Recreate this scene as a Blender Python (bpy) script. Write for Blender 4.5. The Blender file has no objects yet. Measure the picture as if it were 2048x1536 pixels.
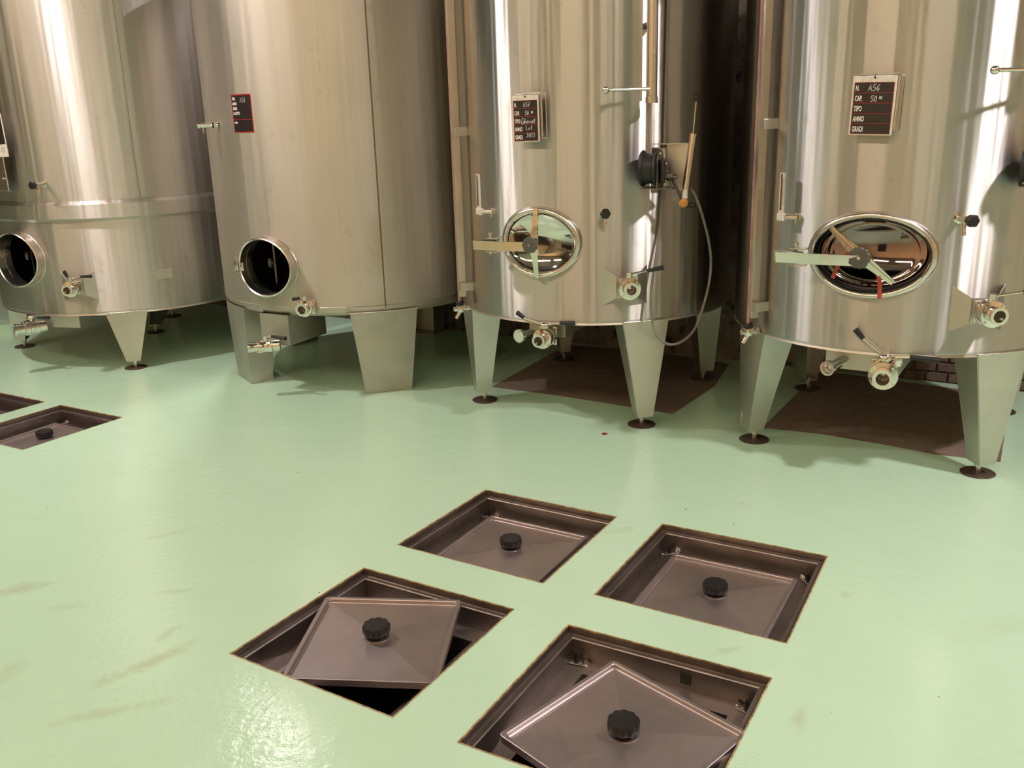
import bpy, bmesh, math, random
from mathutils import Vector, Matrix
from mathutils.geometry import delaunay_2d_cdt
random.seed(7)
PI = math.pi
scn = bpy.context.scene
col = scn.collection

# ------------------------------------------------------------------ camera
H = 1.65
FPX, TH, RO = 1844.69, 0.2857, -0.0297
D_ = Vector((0, math.cos(TH), -math.sin(TH)))
R0 = Vector((1, 0, 0)); U0 = Vector((0, math.sin(TH), math.cos(TH)))
R_ = math.cos(RO)*R0 + math.sin(RO)*U0
U_ = -math.sin(RO)*R0 + math.cos(RO)*U0
cd = bpy.data.cameras.new('camera'); cam = bpy.data.objects.new('camera', cd); col.objects.link(cam)
cd.sensor_width = 36; cd.lens = FPX/2048*36; cd.clip_start = .05; cd.clip_end = 100
m = Matrix((R_, U_, -D_)).transposed().to_4x4(); m.translation = Vector((0, 0, H))
cam.matrix_world = m
scn.camera = cam

# ------------------------------------------------------------------ world and view
w = bpy.data.worlds.new('world'); scn.world = w; w.use_nodes = True
w.node_tree.nodes['Background'].inputs[0].default_value = (.9, .85, .75, 1)
w.node_tree.nodes['Background'].inputs[1].default_value = 0.0
scn.view_settings.view_transform = 'Standard'
scn.view_settings.look = 'None'
scn.view_settings.exposure = 0.0
scn.view_settings.gamma = 1
scn.view_settings.use_curve_mapping = False
LAMP = 700.0                     # emission strength of the ceiling lamps
# room frame: U along the row of tanks (to the right), N from the back wall towards the photographer
YA = -0.534
UX = Vector((math.cos(YA), math.sin(YA), 0)); NX = Vector((math.sin(YA), -math.cos(YA), 0))
WB = Vector((1.41, 6.10, 0)) + NX*0.0
def room(u, n, z=0): return WB + UX*u + NX*n + Vector((0, 0, z))
# ceiling lamps as (u, n, power factor)
LAMPS = [(-3.62, 3.53, .46), (4.15, 2.57, .88), (-3.50, .86, .22)]  # third lamp is added to make the wet-looking glint on the floor
CEIL = 4.7

def ray(px, py): return D_ + R_*((px-1024)/FPX) - U_*((py-768)/FPX)
def P(px, py, z=0.0):
    v = ray(px, py); t = (z-H)/v.z
    return Vector((0, 0, H)) + v*t
TK = {1: ((-2.8986, 7.1691), .949, .392), 2: ((-1.0204, 6.3909), .9233, .497),
      3: ((.5071, 5.4652), .7843, .5697), 4: ((1.9591, 4.6311), .7843, .5697)}
def CY(i, px, py, off=0.0):
    (cx, cy), R, _ = TK[i]; R += off
    v = ray(px, py); a = v.x**2+v.y**2; b = -2*(v.x*cx+v.y*cy); c = cx*cx+cy*cy-R*R
    disc = max(b*b-4*a*c, 0); t = (-b-math.sqrt(disc))/2/a
    return Vector((0, 0, H)) + v*t
def frame_at(i, q):
    (cx, cy), R, _ = TK[i]
    n = Vector((q.x-cx, q.y-cy, 0)).normalized()       # outward
    x = Vector((-n.y, n.x, 0))                          # viewer's right
    M = Matrix((x, -n, Vector((0, 0, 1)))).transposed().to_4x4(); M.translation = q
    return M
def FR(i, px, py, off=0.0):
    """frame on tank i under a pixel: X right, -Y outward, Z up; the origin lies on the shell"""
    q = CY(i, px, py, off); (cx, cy), R, _ = TK[i]
    n = Vector((q.x-cx, q.y-cy, 0)).normalized()
    return frame_at(i, Vector((cx, cy, q.z)) + n*R)

# ------------------------------------------------------------------ materials
def new_mat(name):
    mt = bpy.data.materials.new(name); mt.use_nodes = True
    nt = mt.node_tree; return mt, nt, nt.nodes['Principled BSDF']
def N(nt, t, **kw):
    n = nt.nodes.new(t)
    for k, v in kw.items():
        if hasattr(n, k): setattr(n, k, v)
        else: n.inputs[k].default_value = v
    return n
def L(nt, a, b): nt.links.new(a, b)
def ramp(nt, fac, stops):
    r = nt.nodes.new('ShaderNodeValToRGB'); e = r.color_ramp.elements
    while len(e) < len(stops): e.new(.5)
    for k, (p, c) in enumerate(stops):
        e[k].position = p; e[k].color = c if len(c) == 4 else (*c, 1)
    L(nt, fac, r.inputs[0]); return r
def noise(nt, scale, detail=4, rough=.5, vec=None, dist=0):
    n = nt.nodes.new('ShaderNodeTexNoise'); n.inputs['Scale'].default_value = scale
    n.inputs['Detail'].default_value = detail; n.inputs['Roughness'].default_value = rough
    n.inputs['Distortion'].default_value = dist
    if vec: L(nt, vec, n.inputs['Vector'])
    return n
def coords(nt, scale=(1, 1, 1), rot=(0, 0, 0), kind='Object'):
    tc = nt.nodes.new('ShaderNodeTexCoord'); mp = nt.nodes.new('ShaderNodeMapping')
    mp.inputs['Scale'].default_value = scale; mp.inputs['Rotation'].default_value = rot
    L(nt, tc.outputs[kind], mp.inputs[0]); return mp.outputs[0]
def bump(nt, h, strength, dist, nrm=None):
    b = nt.nodes.new('ShaderNodeBump'); b.inputs['Strength'].default_value = strength
    b.inputs['Distance'].default_value = dist; L(nt, h, b.inputs['Height'])
    if nrm: L(nt, nrm, b.inputs['Normal'])
    return b.outputs[0]

def steel_shell(name, rough=.41, aniso=1.0, base=(.62, .59, .56), dents=.10, streak=.06, rrot=.25, stain=.25):
    mt, nt, b = new_mat(name)
    b.inputs['Metallic'].default_value = 1
    b.inputs['Anisotropic'].default_value = aniso
    b.inputs['Anisotropic Rotation'].default_value = rrot
    tg = nt.nodes.new('ShaderNodeTangent'); tg.direction_type = 'RADIAL'; tg.axis = 'Z'
    L(nt, tg.outputs[0], b.inputs['Tangent'])
    big = noise(nt, 1.7, 3, .5, coords(nt, (1, 1, .35)))
    cl = ramp(nt, big.outputs[0], [(.3, tuple(c*(1-stain*.5) for c in base)), (.7, base)])
    spots = noise(nt, 9, 6, .65, coords(nt, (1, 1, .6)))
    sr = ramp(nt, spots.outputs[0], [(.28, (.72, .70, .66)), (.40, (1, 1, 1))])
    mx = nt.nodes.new('ShaderNodeMixRGB'); mx.blend_type = 'MULTIPLY'; mx.inputs[0].default_value = .6
    L(nt, cl.outputs[0], mx.inputs[1]); L(nt, sr.outputs[0], mx.inputs[2])
    L(nt, mx.outputs[0], b.inputs['Base Color'])
    lines = noise(nt, 30, 3, .7, coords(nt, (.12, .12, 9)))
    rr = nt.nodes.new('ShaderNodeMapRange'); rr.inputs['To Min'].default_value = rough-.05; rr.inputs['To Max'].default_value = rough+.06
    L(nt, lines.outputs[0], rr.inputs[0]); L(nt, rr.outputs[0], b.inputs['Roughness'])
    dn = noise(nt, 2.2, 2, .5, coords(nt, (1, 1, .28)))
    nb = bump(nt, dn.outputs[0], dents, .05)
    vs_ = noise(nt, 4.6, 3, .55, coords(nt, (1, 1, .03))); nb = bump(nt, vs_.outputs[0], .5, .035, nb)
    nb = bump(nt, lines.outputs[0], streak, .002, nb)
    L(nt, nb, b.inputs['Normal'])
    return mt
def steel(name, base=(.62, .59, .54), rough=.32, var=.08, bmp=.05, scale=14, stain=.0, stretch=(1, 1, 1)):
    mt, nt, b = new_mat(name)
    b.inputs['Metallic'].default_value = 1
    n1 = noise(nt, scale, 5, .6, coords(nt, stretch))
    r = nt.nodes.new('ShaderNodeMapRange'); r.inputs['To Min'].default_value = max(rough-var, .02); r.inputs['To Max'].default_value = rough+var
    L(nt, n1.outputs[0], r.inputs[0]); L(nt, r.outputs[0], b.inputs['Roughness'])
    n2 = noise(nt, 4, 6, .65, coords(nt))
    c = ramp(nt, n2.outputs[0], [(.32, tuple(x*(1-stain) for x in base)), (.62, base)])
    L(nt, c.outputs[0], b.inputs['Base Color'])
    L(nt, bump(nt, n1.outputs[0], bmp, .003), b.inputs['Normal'])
    return mt
def plain(name, colr, rough=.5, metal=0, bmp=.1, scale=40, var=.12, coat=0):
    mt, nt, b = new_mat(name)
    n1 = noise(nt, scale, 4, .6, coords(nt))
    c = ramp(nt, n1.outputs[0], [(.3, tuple(x*(1-var) for x in colr)), (.7, tuple(min(1, x*(1+var)) for x in colr))])
    L(nt, c.outputs[0], b.inputs['Base Color'])
    b.inputs['Roughness'].default_value = rough; b.inputs['Metallic'].default_value = metal
    b.inputs['Coat Weight'].default_value = coat
    L(nt, bump(nt, n1.outputs[0], bmp, .002), b.inputs['Normal'])
    return mt
M = {}
M['shell'] = steel_shell('brushed_steel_bright')
M['shell_b'] = steel_shell("brushed_steel_left", rough=.48, aniso=.90)
M['shell_dull'] = steel_shell('dull_steel', rough=.56, aniso=.55, base=(.60, .56, .50), dents=.12, stain=.35)
M['leg'] = steel('satin_steel', (.64, .62, .57), .40, .05, .03, 10, .12)
M['leg_dull'] = steel('satin_steel_dull', (.56, .54, .49), .50, .05, .03, 8, .2)
M['chrome'] = steel('polished_steel', (.78, .75, .71), .13, .04, .01, 30)
M['mirror'] = steel('mirror_steel', (.74, .71, .67), .05, .02, .006, 5)
M['reflect_dark'] = steel('dark_reflection_steel', (.30, .235, .225), .07, .02, .006, 5, .3)  # mirror steel darkened to paint in the hatch door's dark reflection
M['satin'] = steel('machined_steel', (.70, .67, .62), .26, .05, .02, 40)
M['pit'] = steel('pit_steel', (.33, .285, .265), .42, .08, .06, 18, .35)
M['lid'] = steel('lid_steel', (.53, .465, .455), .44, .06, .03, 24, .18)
M['black'] = plain('black_plastic', (.010, .010, .011), .42, 0, .05)
M['knobgrey'] = plain('grey_plastic', (.085, .085, .075), .45, 0, .1)
M['rubber'] = plain('black_rubber', (.012, .012, .012), .55)
M['foot'] = plain('rusty_foot', (.085, .055, .045), .5, .3, .3, 60, .4)
M['white'] = plain('white_plastic', (.70, .66, .62), .4, 0, .05)
M['alu'] = steel('anodised_rail', (.72, .66, .60), .34, .06, .04, 20, .1, (1, 1, .1))
M['red'] = plain('red_print', (.50, .02, .03), .4)
M['ink'] = plain('black_board', (.022, .017, .018), .35)
M['paper'] = plain('white_print', (.82, .78, .74), .5)
M['chalk'] = plain('chalk_marker', (.62, .60, .58), .7)
M['strap'] = plain('red_strap', (.36, .05, .025), .5, 0, .2, 30, .25)
M['brass'] = steel('brass', (.60, .38, .16), .3)
M['darksteel'] = steel('dark_steel', (.20, .18, .165), .42, .06, .05, 20, .3)
M['dirt'] = plain('weld_dirt', (.16, .12, .075), .7, .2, .4, 60, .35)
M['weld'] = steel('weld_bead', (.72, .68, .62), .22, .1, .6, 120)
M['seal'] = plain('edge_rust', (.34, .24, .11), .7, 0, .4, 30, .7)
M['void'] = plain('sump_dark', (.02, .018, .016), .8)
M['copper'] = plain('wine_tube', (.42, .22, .22), .25, 0, .1, 10, .3)

# polished steel arm
mt, nt, b = new_mat('arm_steel'); b.inputs['Metallic'].default_value = 1
b.inputs['Base Color'].default_value = (.74, .71, .64, 1); b.inputs['Roughness'].default_value = .16
L(nt, bump(nt, noise(nt, 14, 3, .5, coords(nt)).outputs[0], .12, .01), b.inputs['Normal']); M['arm'] = mt

# floor: green epoxy
mt, nt, b = new_mat('green_epoxy')
g1 = noise(nt, .9, 5, .55, coords(nt))
g2 = noise(nt, 3.4, 7, .68, coords(nt, (1, 1.8, 1), (0, 0, .5)), .8)
base = ramp(nt, g1.outputs[0], [(.3, (.50, .735, .535)), (.7, (.53, .765, .565))])
st = ramp(nt, g2.outputs[0], [(.66, (1, 1, 1)), (.84, (.84, .78, .64))])
mx = nt.nodes.new('ShaderNodeMixRGB'); mx.blend_type = 'MULTIPLY'; mx.inputs[0].default_value = 1
L(nt, base.outputs[0], mx.inputs[1]); L(nt, st.outputs[0], mx.inputs[2])
vo = nt.nodes.new('ShaderNodeTexVoronoi'); vo.inputs['Scale'].default_value = 7.5; L(nt, coords(nt), vo.inputs['Vector'])
nz = noise(nt, 2.0, 2, .5, coords(nt))
ml = nt.nodes.new('ShaderNodeMath'); ml.operation = 'MULTIPLY_ADD'; ml.inputs[1].default_value = -.09; ml.inputs[2].default_value = .070
L(nt, nz.outputs[0], ml.inputs[0])
lt = nt.nodes.new('ShaderNodeMath'); lt.operation = 'LESS_THAN'; L(nt, vo.outputs['Distance'], lt.inputs[0]); L(nt, ml.outputs[0], lt.inputs[1])
tcf = nt.nodes.new('ShaderNodeTexCoord'); sn = noise(nt, 9, 7, .7, coords(nt), .6); cur = mx.outputs[0]
for (sx_, sy_, ang, ra, rb, amt) in [(30, 1180, .4, .26, .07, .8), (130, 1215, .2, .12, .05, .5), (300, 1325, .75, .24, .05, 1.0), (335, 1268, 1.2, .10, .03, .8), (325, 1072, .5, .16, .03, .6), (10, 1350, 1.3, .12, .06, .6),
        (345, 1183, .1, .12, .03, .5), (215, 1425, .3, .22, .04, .6), (1600, 1435, 1.2, .10, .03, .6), (1460, 1300, .2, .10, .03, .6), (1690, 1190, .9, .05, .03, .6), (1240, 1060, .4, .16, .05, .35), (2000, 1250, .2, .3, .1, .25)]:
    pc = P(sx_, sy_); mp = nt.nodes.new('ShaderNodeMapping'); mp.vector_type = 'TEXTURE'
    mp.inputs['Location'].default_value = pc; mp.inputs['Rotation'].default_value = (0, 0, ang); mp.inputs['Scale'].default_value = (ra, rb, 1)
    L(nt, tcf.outputs['Object'], mp.inputs[0])
    ln = nt.nodes.new('ShaderNodeVectorMath'); ln.operation = 'LENGTH'; L(nt, mp.outputs[0], ln.inputs[0])
    ad = nt.nodes.new('ShaderNodeMath'); ad.operation = 'MULTIPLY_ADD'; L(nt, sn.outputs[0], ad.inputs[0]); ad.inputs[1].default_value = 2.2; L(nt, ln.outputs['Value'], ad.inputs[2])
    mr = nt.nodes.new('ShaderNodeMapRange'); mr.inputs['From Min'].default_value = 1.9; mr.inputs['From Max'].default_value = .9
    mr.inputs['To Max'].default_value = .75*amt; L(nt, ad.outputs[0], mr.inputs[0])
    mm = nt.nodes.new('ShaderNodeMixRGB'); mm.blend_type = 'MULTIPLY'; L(nt, mr.outputs[0], mm.inputs[0]); L(nt, cur, mm.inputs[1]); mm.inputs[2].default_value = (.80, .60, .50, 1); cur = mm.outputs[0]
mx2 = nt.nodes.new('ShaderNodeMixRGB'); L(nt, lt.outputs[0], mx2.inputs[0]); L(nt, cur, mx2.inputs[1])
mx2.inputs[2].default_value = (.13, .12, .07, 1)
L(nt, mx2.outputs[0], b.inputs['Base Color'])
rr = ramp(nt, g2.outputs[0], [(.35, (.15, .15, .15)), (.75, (.22, .22, .22))]); L(nt, rr.outputs[0], b.inputs['Roughness'])
fb = noise(nt, 38, 3, .55, coords(nt)); fb2 = noise(nt, 6, 2, .5, coords(nt))
L(nt, bump(nt, fb.outputs[0], .30, .005, bump(nt, fb2.outputs[0], .25, .01)), b.inputs['Normal'])
M['floor'] = mt
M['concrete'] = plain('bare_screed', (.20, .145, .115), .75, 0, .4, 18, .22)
# walls
mt, nt, b = new_mat('rubble_wall')
n1 = noise(nt, 9, 8, .7, coords(nt)); n2 = noise(nt, 2.4, 5, .6, coords(nt), .6)
c1 = ramp(nt, n1.outputs[0], [(.34, (.02, .016, .013)), (.44, (.20, .17, .14)), (.7, (.34, .29, .25))])
c2 = ramp(nt, n2.outputs[0], [(.52, (1, 1, 1)), (.72, (.75, .40, .26))])
mx = nt.nodes.new('ShaderNodeMixRGB'); mx.blend_type = 'MULTIPLY'; mx.inputs[0].default_value = 1
L(nt, c1.outputs[0], mx.inputs[1]); L(nt, c2.outputs[0], mx.inputs[2]); L(nt, mx.outputs[0], b.inputs['Base Color'])
b.inputs['Roughness'].default_value = .9
L(nt, bump(nt, n1.outputs[0], .8, .03), b.inputs['Normal']); M['rubble'] = mt
M['brick'] = plain('old_brick', (.15, .105, .085), .9, 0, .6, 22, .35)
M['plaster'] = plain('beige_plaster', (.88, .61, .365), .85, 0, .2, 6, .06)
M['ceil'] = plain('ceiling_paint', (.15, .13, .11), .9, 0, .1, 5, .05)
M['door'] = plain('dark_door', (.035, .03, .03), .6)
mt, nt, b = new_mat('lamp_glow'); b.inputs['Base Color'].default_value = (.9, .9, .9, 1)
b.inputs['Emission Color'].default_value = (1.0, .90, .90, 1); b.inputs['Emission Strength'].default_value = LAMP
M['glow'] = mt
mt, nt, b = new_mat('fill_tube_glow'); b.inputs['Emission Color'].default_value = (1.0, .82, .61, 1); b.inputs['Emission Strength'].default_value = 88.0
M['fill_glow'] = mt

# ------------------------------------------------------------------ mesh helpers
I4 = Matrix.Identity(4)
def V(*a): return Vector(a)
def obj(name, bm, mat, parent=None, smooth=35):
    """links a bmesh given in world coordinates as one object below parent"""
    root = parent
    while root is not None and root.parent is not None: root = root.parent
    if root is not None: bm.transform(Matrix.Translation(-root.location))
    me = bpy.data.meshes.new(name); bm.normal_update()
    bm.to_mesh(me); bm.free()
    mats = mat if isinstance(mat, list) else [mat]
    for q in mats: me.materials.append(M[q])
    if smooth:
        me.shade_smooth(); me.set_sharp_from_angle(angle=math.radians(smooth))
    o = bpy.data.objects.new(name, me); col.objects.link(o)
    if parent is not None: o.parent = parent
    return o
def thing(name, loc, label, cat, group=None):
    o = bpy.data.objects.new(name, None); col.objects.link(o); o.location = loc
    o.empty_display_size = .1
    o['label'] = label; o['category'] = cat
    if group: o['group'] = group
    return o
def struct(name, bm, mat, parent=None, smooth=0):
    o = obj(name, bm, mat, parent, smooth)
    if parent is None: o['kind'] = 'structure'
    return o
def NB(): return bmesh.new()
def face(bm, vs, mi=0):
    try:
        f = bm.faces.new(vs); f.material_index = mi; return f
    except ValueError: return None
def box(bm, c, s, Mx=I4, bev=0.0, mi=0):
    vs = []
    hx, hy, hz = s[0]/2, s[1]/2, s[2]/2
    if bev <= 0:
        v = [bm.verts.new(Mx @ Vector((c[0]+a*hx, c[1]+b_*hy, c[2]+d*hz))) for a in (-1, 1) for b_ in (-1, 1) for d in (-1, 1)]
        for q in ((0, 1, 3, 2), (4, 6, 7, 5), (0, 4, 5, 1), (2, 3, 7, 6), (0, 2, 6, 4), (1, 5, 7, 3)): face(bm, [v[k] for k in q], mi)
        return
    t = bmesh.new(); box(t, c, s)
    bmesh.ops.bevel(t, geom=list(t.edges), offset=bev, segments=2, affect='EDGES', profile=.5)
    mp = {v: bm.verts.new(Mx @ v.co) for v in t.verts}
    for f in t.faces: face(bm, [mp[v] for v in f.verts], mi)
    t.free()
def basis(axis):
    a = Vector(axis).normalized()
    t = Vector((0, 0, 1)) if abs(a.z) < .9 else Vector((1, 0, 0))
    x = a.cross(t).normalized(); y = a.cross(x); return x, y, a
def lathe(bm, prof, p0, axis, Mx=I4, seg=32, sx=1, sy=1, mi=0, closed=False, lobes=0, lobe=.0):
    """prof = [(radius, distance along axis)]; r=0 closes on the axis"""
    x, y, a = basis(axis); p0 = Vector(p0); rings = []
    for r, h in prof:
        if r < 1e-6: rings.append([bm.verts.new(Mx @ (p0+a*h))]); continue
        ring = []
        for k in range(seg):
            t = 2*PI*k/seg; rr = r*(1-lobe*(.5-.5*math.cos(lobes*t))**2) if lobes else r
            ring.append(bm.verts.new(Mx @ (p0 + a*h + x*rr*sx*math.cos(t) + y*rr*sy*math.sin(t))))
        rings.append(ring)
    pairs = list(zip(rings, rings[1:]))
    if closed: pairs.append((rings[-1], rings[0]))
    for A, B in pairs:
        if len(A) == 1 and len(B) == 1: continue
        for k in range(seg):
            k2 = (k+1) % seg
            if len(A) == 1: face(bm, [A[0], B[k2], B[k]], mi)
            elif len(B) == 1: face(bm, [A[k], A[k2], B[0]], mi)
            else: face(bm, [A[k], A[k2], B[k2], B[k]], mi)
def rod(bm, a, b_, r, Mx=I4, seg=12, r2=None, mi=0, caps=True):
    a = Vector(a); b_ = Vector(b_); r2 = r if r2 is None else r2; h = (b_-a).length
    pr = [(r, 0), (r2, h)]
    if caps: pr = [(0, 0)] + pr + [(0, h)]
    lathe(bm, pr, a, b_-a, Mx, seg, mi=mi)
def tube(bm, pts, r, Mx=I4, seg=10, mi=0, smooth=True):
    pts = [Mx @ Vector(p) for p in pts]
    if smooth and len(pts) > 2:
        out = []
        for k in range(len(pts)-1):
            p0 = pts[max(k-1, 0)]; p1 = pts[k]; p2 = pts[k+1]; p3 = pts[min(k+2, len(pts)-1)]
            for j in range(6):
                t = j/6
                out.append(.5*((2*p1)+(-p0+p2)*t+(2*p0-5*p1+4*p2-p3)*t*t+(-p0+3*p1-3*p2+p3)*t**3))
        out.append(pts[-1]); pts = out
    up = None; rings = []
    for k, p in enumerate(pts):
        d = (pts[min(k+1, len(pts)-1)]-pts[max(k-1, 0)]).normalized()
        if up is None: x, y, _ = basis(d)
        else:
            x = (up - d*up.dot(d)).normalized(); y = d.cross(x)
        up = x
        rings.append([bm.verts.new(p+x*r*math.cos(2*PI*j/seg)+y*r*math.sin(2*PI*j/seg)) for j in range(seg)])
    for A, B in zip(rings, rings[1:]):
        for k in range(seg): face(bm, [A[k], A[(k+1) % seg], B[(k+1) % seg], B[k]], mi)
    face(bm, rings[0][::-1], mi); face(bm, rings[-1], mi)
def plate(bm, pts, thick, Mx=I4, mi=0):
    """a flat polygon given by 3-D points, thickened along its normal"""
    pts = [Vector(p) for p in pts]
    n = Vector((0, 0, 0))
    for k in range(len(pts)): n += (pts[k]-pts[0]).cross(pts[(k+1) % len(pts)]-pts[0])
    n = n.normalized()*thick/2
    A = [bm.verts.new(Mx @ (p+n)) for p in pts]; B = [bm.verts.new(Mx @ (p-n)) for p in pts]
    face(bm, A, mi); face(bm, B[::-1], mi)
    for k in range(len(pts)):
        k2 = (k+1) % len(pts); face(bm, [A[k], B[k], B[k2], A[k2]], mi)

def cdt_grid(outer, holes, extra):
    """triangulates outer minus holes in 2-D; returns points and triangles"""
    pts = []; edges = []
    for loop in [outer]+holes:
        s = len(pts); pts += [Vector(p) for p in loop]
        edges += [(s+k, s+(k+1) % len(loop)) for k in range(len(loop))]
    def inside(p, poly):
        c = False; n = len(poly)
        for k in range(n):
            x1, y1 = poly[k]; x2, y2 = poly[(k+1) % n]
            if (y1 > p[1]) != (y2 > p[1]) and p[0] < (x2-x1)*(p[1]-y1)/(y2-y1)+x1: c = not c
        return c
    for e in extra:
        if not any(inside(e, h) for h in holes): pts.append(Vector(e))
    vo, _, fo, _, _, _ = delaunay_2d_cdt(pts, edges, [], 0, 1e-6)
    tris = []
    for f in fo:
        cx = sum(vo[k][0] for k in f)/len(f); cy = sum(vo[k][1] for k in f)/len(f)
        if inside((cx, cy), outer) and not any(inside((cx, cy), h) for h in holes): tris.append(f)
    return vo, tris

# ------------------------------------------------------------------ the hatches' corners on the floor
def rect(center, yaw, su, sv=None):
    sv = su if sv is None else sv
    u = Vector((math.cos(yaw), math.sin(yaw), 0)); v = Vector((math.sin(yaw), -math.cos(yaw), 0)); c = Vector(center)
    return [c-u*su/2-v*sv/2, c+u*su/2-v*sv/2, c+u*su/2+v*sv/2, c-u*su/2+v*sv/2]     # top, right, bottom, left
def px_quad(*ps): return [P(*p) for p in ps]
QA = px_quad((971, 980), (1232.8, 1033.8), (1085.8, 1166.2), (795.2, 1089.6))
QB = px_quad((1324.9, 1047.9), (1654.3, 1112.6), (1572.9, 1286.4), (1189.9, 1189.3))
QC = px_quad((727.5, 1136.2), (1026.8, 1218.7), (785.5, 1434.1), (460.9, 1307.2))
QD = px_quad((1136.9, 1250), (1542, 1356.3), (916.8, 1484.6)); QD = [QD[0], QD[1], QD[1]+QD[2]-QD[0], QD[2]]
QE = px_quad((121, 810.2), (245, 834.8), (45.3, 899.7)); QE = [QE[0], QE[1], QE[2], QE[0]+QE[2]-QE[1]]
fr = P(89.8, 803.4); fu = (QE[1]-QE[0]); fv = (QE[2]-QE[1])
QF = [fr-fu, fr, fr+fv, fr-fu+fv]
QUADS = [QA, QB, QC, QD, QE, QF]

# ------------------------------------------------------------------ room
def to_uv(p): d = p-WB; return (d.dot(UX), d.dot(NX))
U0_, U1_, N0_, N1_ = -9.5, 7.5, 0.0, 8.0
holes = [[to_uv(q) for q in Q] for Q in QUADS]
vo, tris = cdt_grid([(U0_, N0_), (U1_, N0_), (U1_, N1_), (U0_, N1_)], holes, [])
bm = NB(); vs = [bm.verts.new(room(p[0], p[1])) for p in vo]
for t in tris: face(bm, [vs[k] for k in t])
for Q in QUADS:                                          # the painted screed's cut edge
    top = [bm.verts.new(p) for p in Q]; bot = [bm.verts.new(p-V(0, 0, .004)) for p in Q]
    for k in range(4): face(bm, [top[k], bot[k], bot[(k+1) % 4], top[(k+1) % 4]])
bmesh.ops.recalc_face_normals(bm, faces=bm.faces)
for f in bm.faces:
    if abs(f.normal.z) > .5 and f.normal.z < 0: f.normal_flip()
floor = struct('floor', bm, 'floor')
# unpainted rectangles under the two front tanks
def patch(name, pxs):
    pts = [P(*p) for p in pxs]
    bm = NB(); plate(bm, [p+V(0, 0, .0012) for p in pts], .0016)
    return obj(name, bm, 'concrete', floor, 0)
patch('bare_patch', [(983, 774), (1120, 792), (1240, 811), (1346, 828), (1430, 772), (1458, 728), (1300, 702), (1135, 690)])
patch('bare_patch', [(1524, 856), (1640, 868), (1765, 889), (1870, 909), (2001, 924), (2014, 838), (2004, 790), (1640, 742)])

def wall(name, a, b_, z0, z1, mat, nseg=1, mseg=1, rough=0):
    bm = NB(); g = []
    for i in range(nseg+1):
        c = []
        for j in range(mseg+1):
            p = a.lerp(b_, i/nseg); n = (b_-a).normalized().cross(V(0, 0, 1))
            o = n*(random.uniform(-rough, rough))
            c.append(bm.verts.new(p+o+V(0, 0, z0+(z1-z0)*j/mseg)))
        g.append(c)
    for i in range(nseg):
        for j in range(mseg): face(bm, [g[i][j], g[i+1][j], g[i+1][j+1], g[i][j+1]])
    return struct(name, bm, mat)
wall('wall_back', room(U0_, 0), room(U1_, 0), 0, CEIL, 'rubble', 90, 28, .012)
wall('wall_front', room(U0_, N1_), room(U1_, N1_), 0, CEIL, 'plaster')
wall('wall_left', room(U0_, 0), room(U0_, N1_), 0, CEIL, 'rubble', 20, 12, .012)
wall('wall_right', room(U1_, 0), room(U1_, N1_), 0, CEIL, 'plaster')
bm = NB(); face(bm, [bm.verts.new(room(u, n, CEIL)) for u, n in ((U0_, 0), (U1_, 0), (U1_, N1_), (U0_, N1_))])
struct('ceiling', bm, 'ceil')
for k, (u, w_, h_) in enumerate([(-6.6, 1.5, 2.6), (-2.2, .9, 3.4), (3.4, 1.2, 2.4)]):
    bm = NB(); Mr = Matrix((UX, NX, V(0, 0, 1))).transposed().to_4x4(); Mr.translation = room(u, N1_, 0)
    box(bm, (0, -.035, h_/2), (w_, .07, h_), Mr, .01)
    for s in (-1, 1): box(bm, (s*w_*.24, -.075, h_*.5), (w_*.36, .012, h_*.8), Mr, .004)
    struct('door_%d' % (k+1), bm, 'door')
for k, (n, w_, h_) in enumerate([(2.9, .5, 4.2), (6.2, .9, 3.4)]):  # unseen dark panels added to put dark bands in the tank reflections
    bm = NB(); Mr = Matrix((UX, NX, V(0, 0, 1))).transposed().to_4x4(); Mr.translation = room(U1_, n, 0)
    box(bm, (-.06, 0, h_/2), (.12, w_, h_), Mr, .01); struct('trim_%d' % (k+2), bm, 'door')
# brick course showing at the foot of the back wall, right end
bk = None
for r_ in range(4):
    for c_ in range(10):
        u = 1.25+c_*.125+(.06 if r_ % 2 else 0); Mr = Matrix((UX, NX, V(0, 0, 1))).transposed().to_4x4(); Mr.translation = room(u, .0, .035+r_*.062)
        bm = NB(); box(bm, (0, .008+random.uniform(-.003, .004), 0), (.112, .03, .052), Mr, .004)
        o = obj('brick', bm, 'brick', bpy.data.objects['wall_back'], 0)
# low green kerb left of the leftmost tank
bm = NB(); a = P(-120, 690); b_ = P(30, 668)
dv = (b_-a).normalized(); nn = V(-dv.y, dv.x, 0)
plate(bm, [a+nn*.1+V(0, 0, .035), b_+nn*.1+V(0, 0, .035), b_+nn*.4+V(0, 0, .035), a+nn*.4+V(0, 0, .035)], .07)
struct('trim_1', bm, 'floor')
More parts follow.
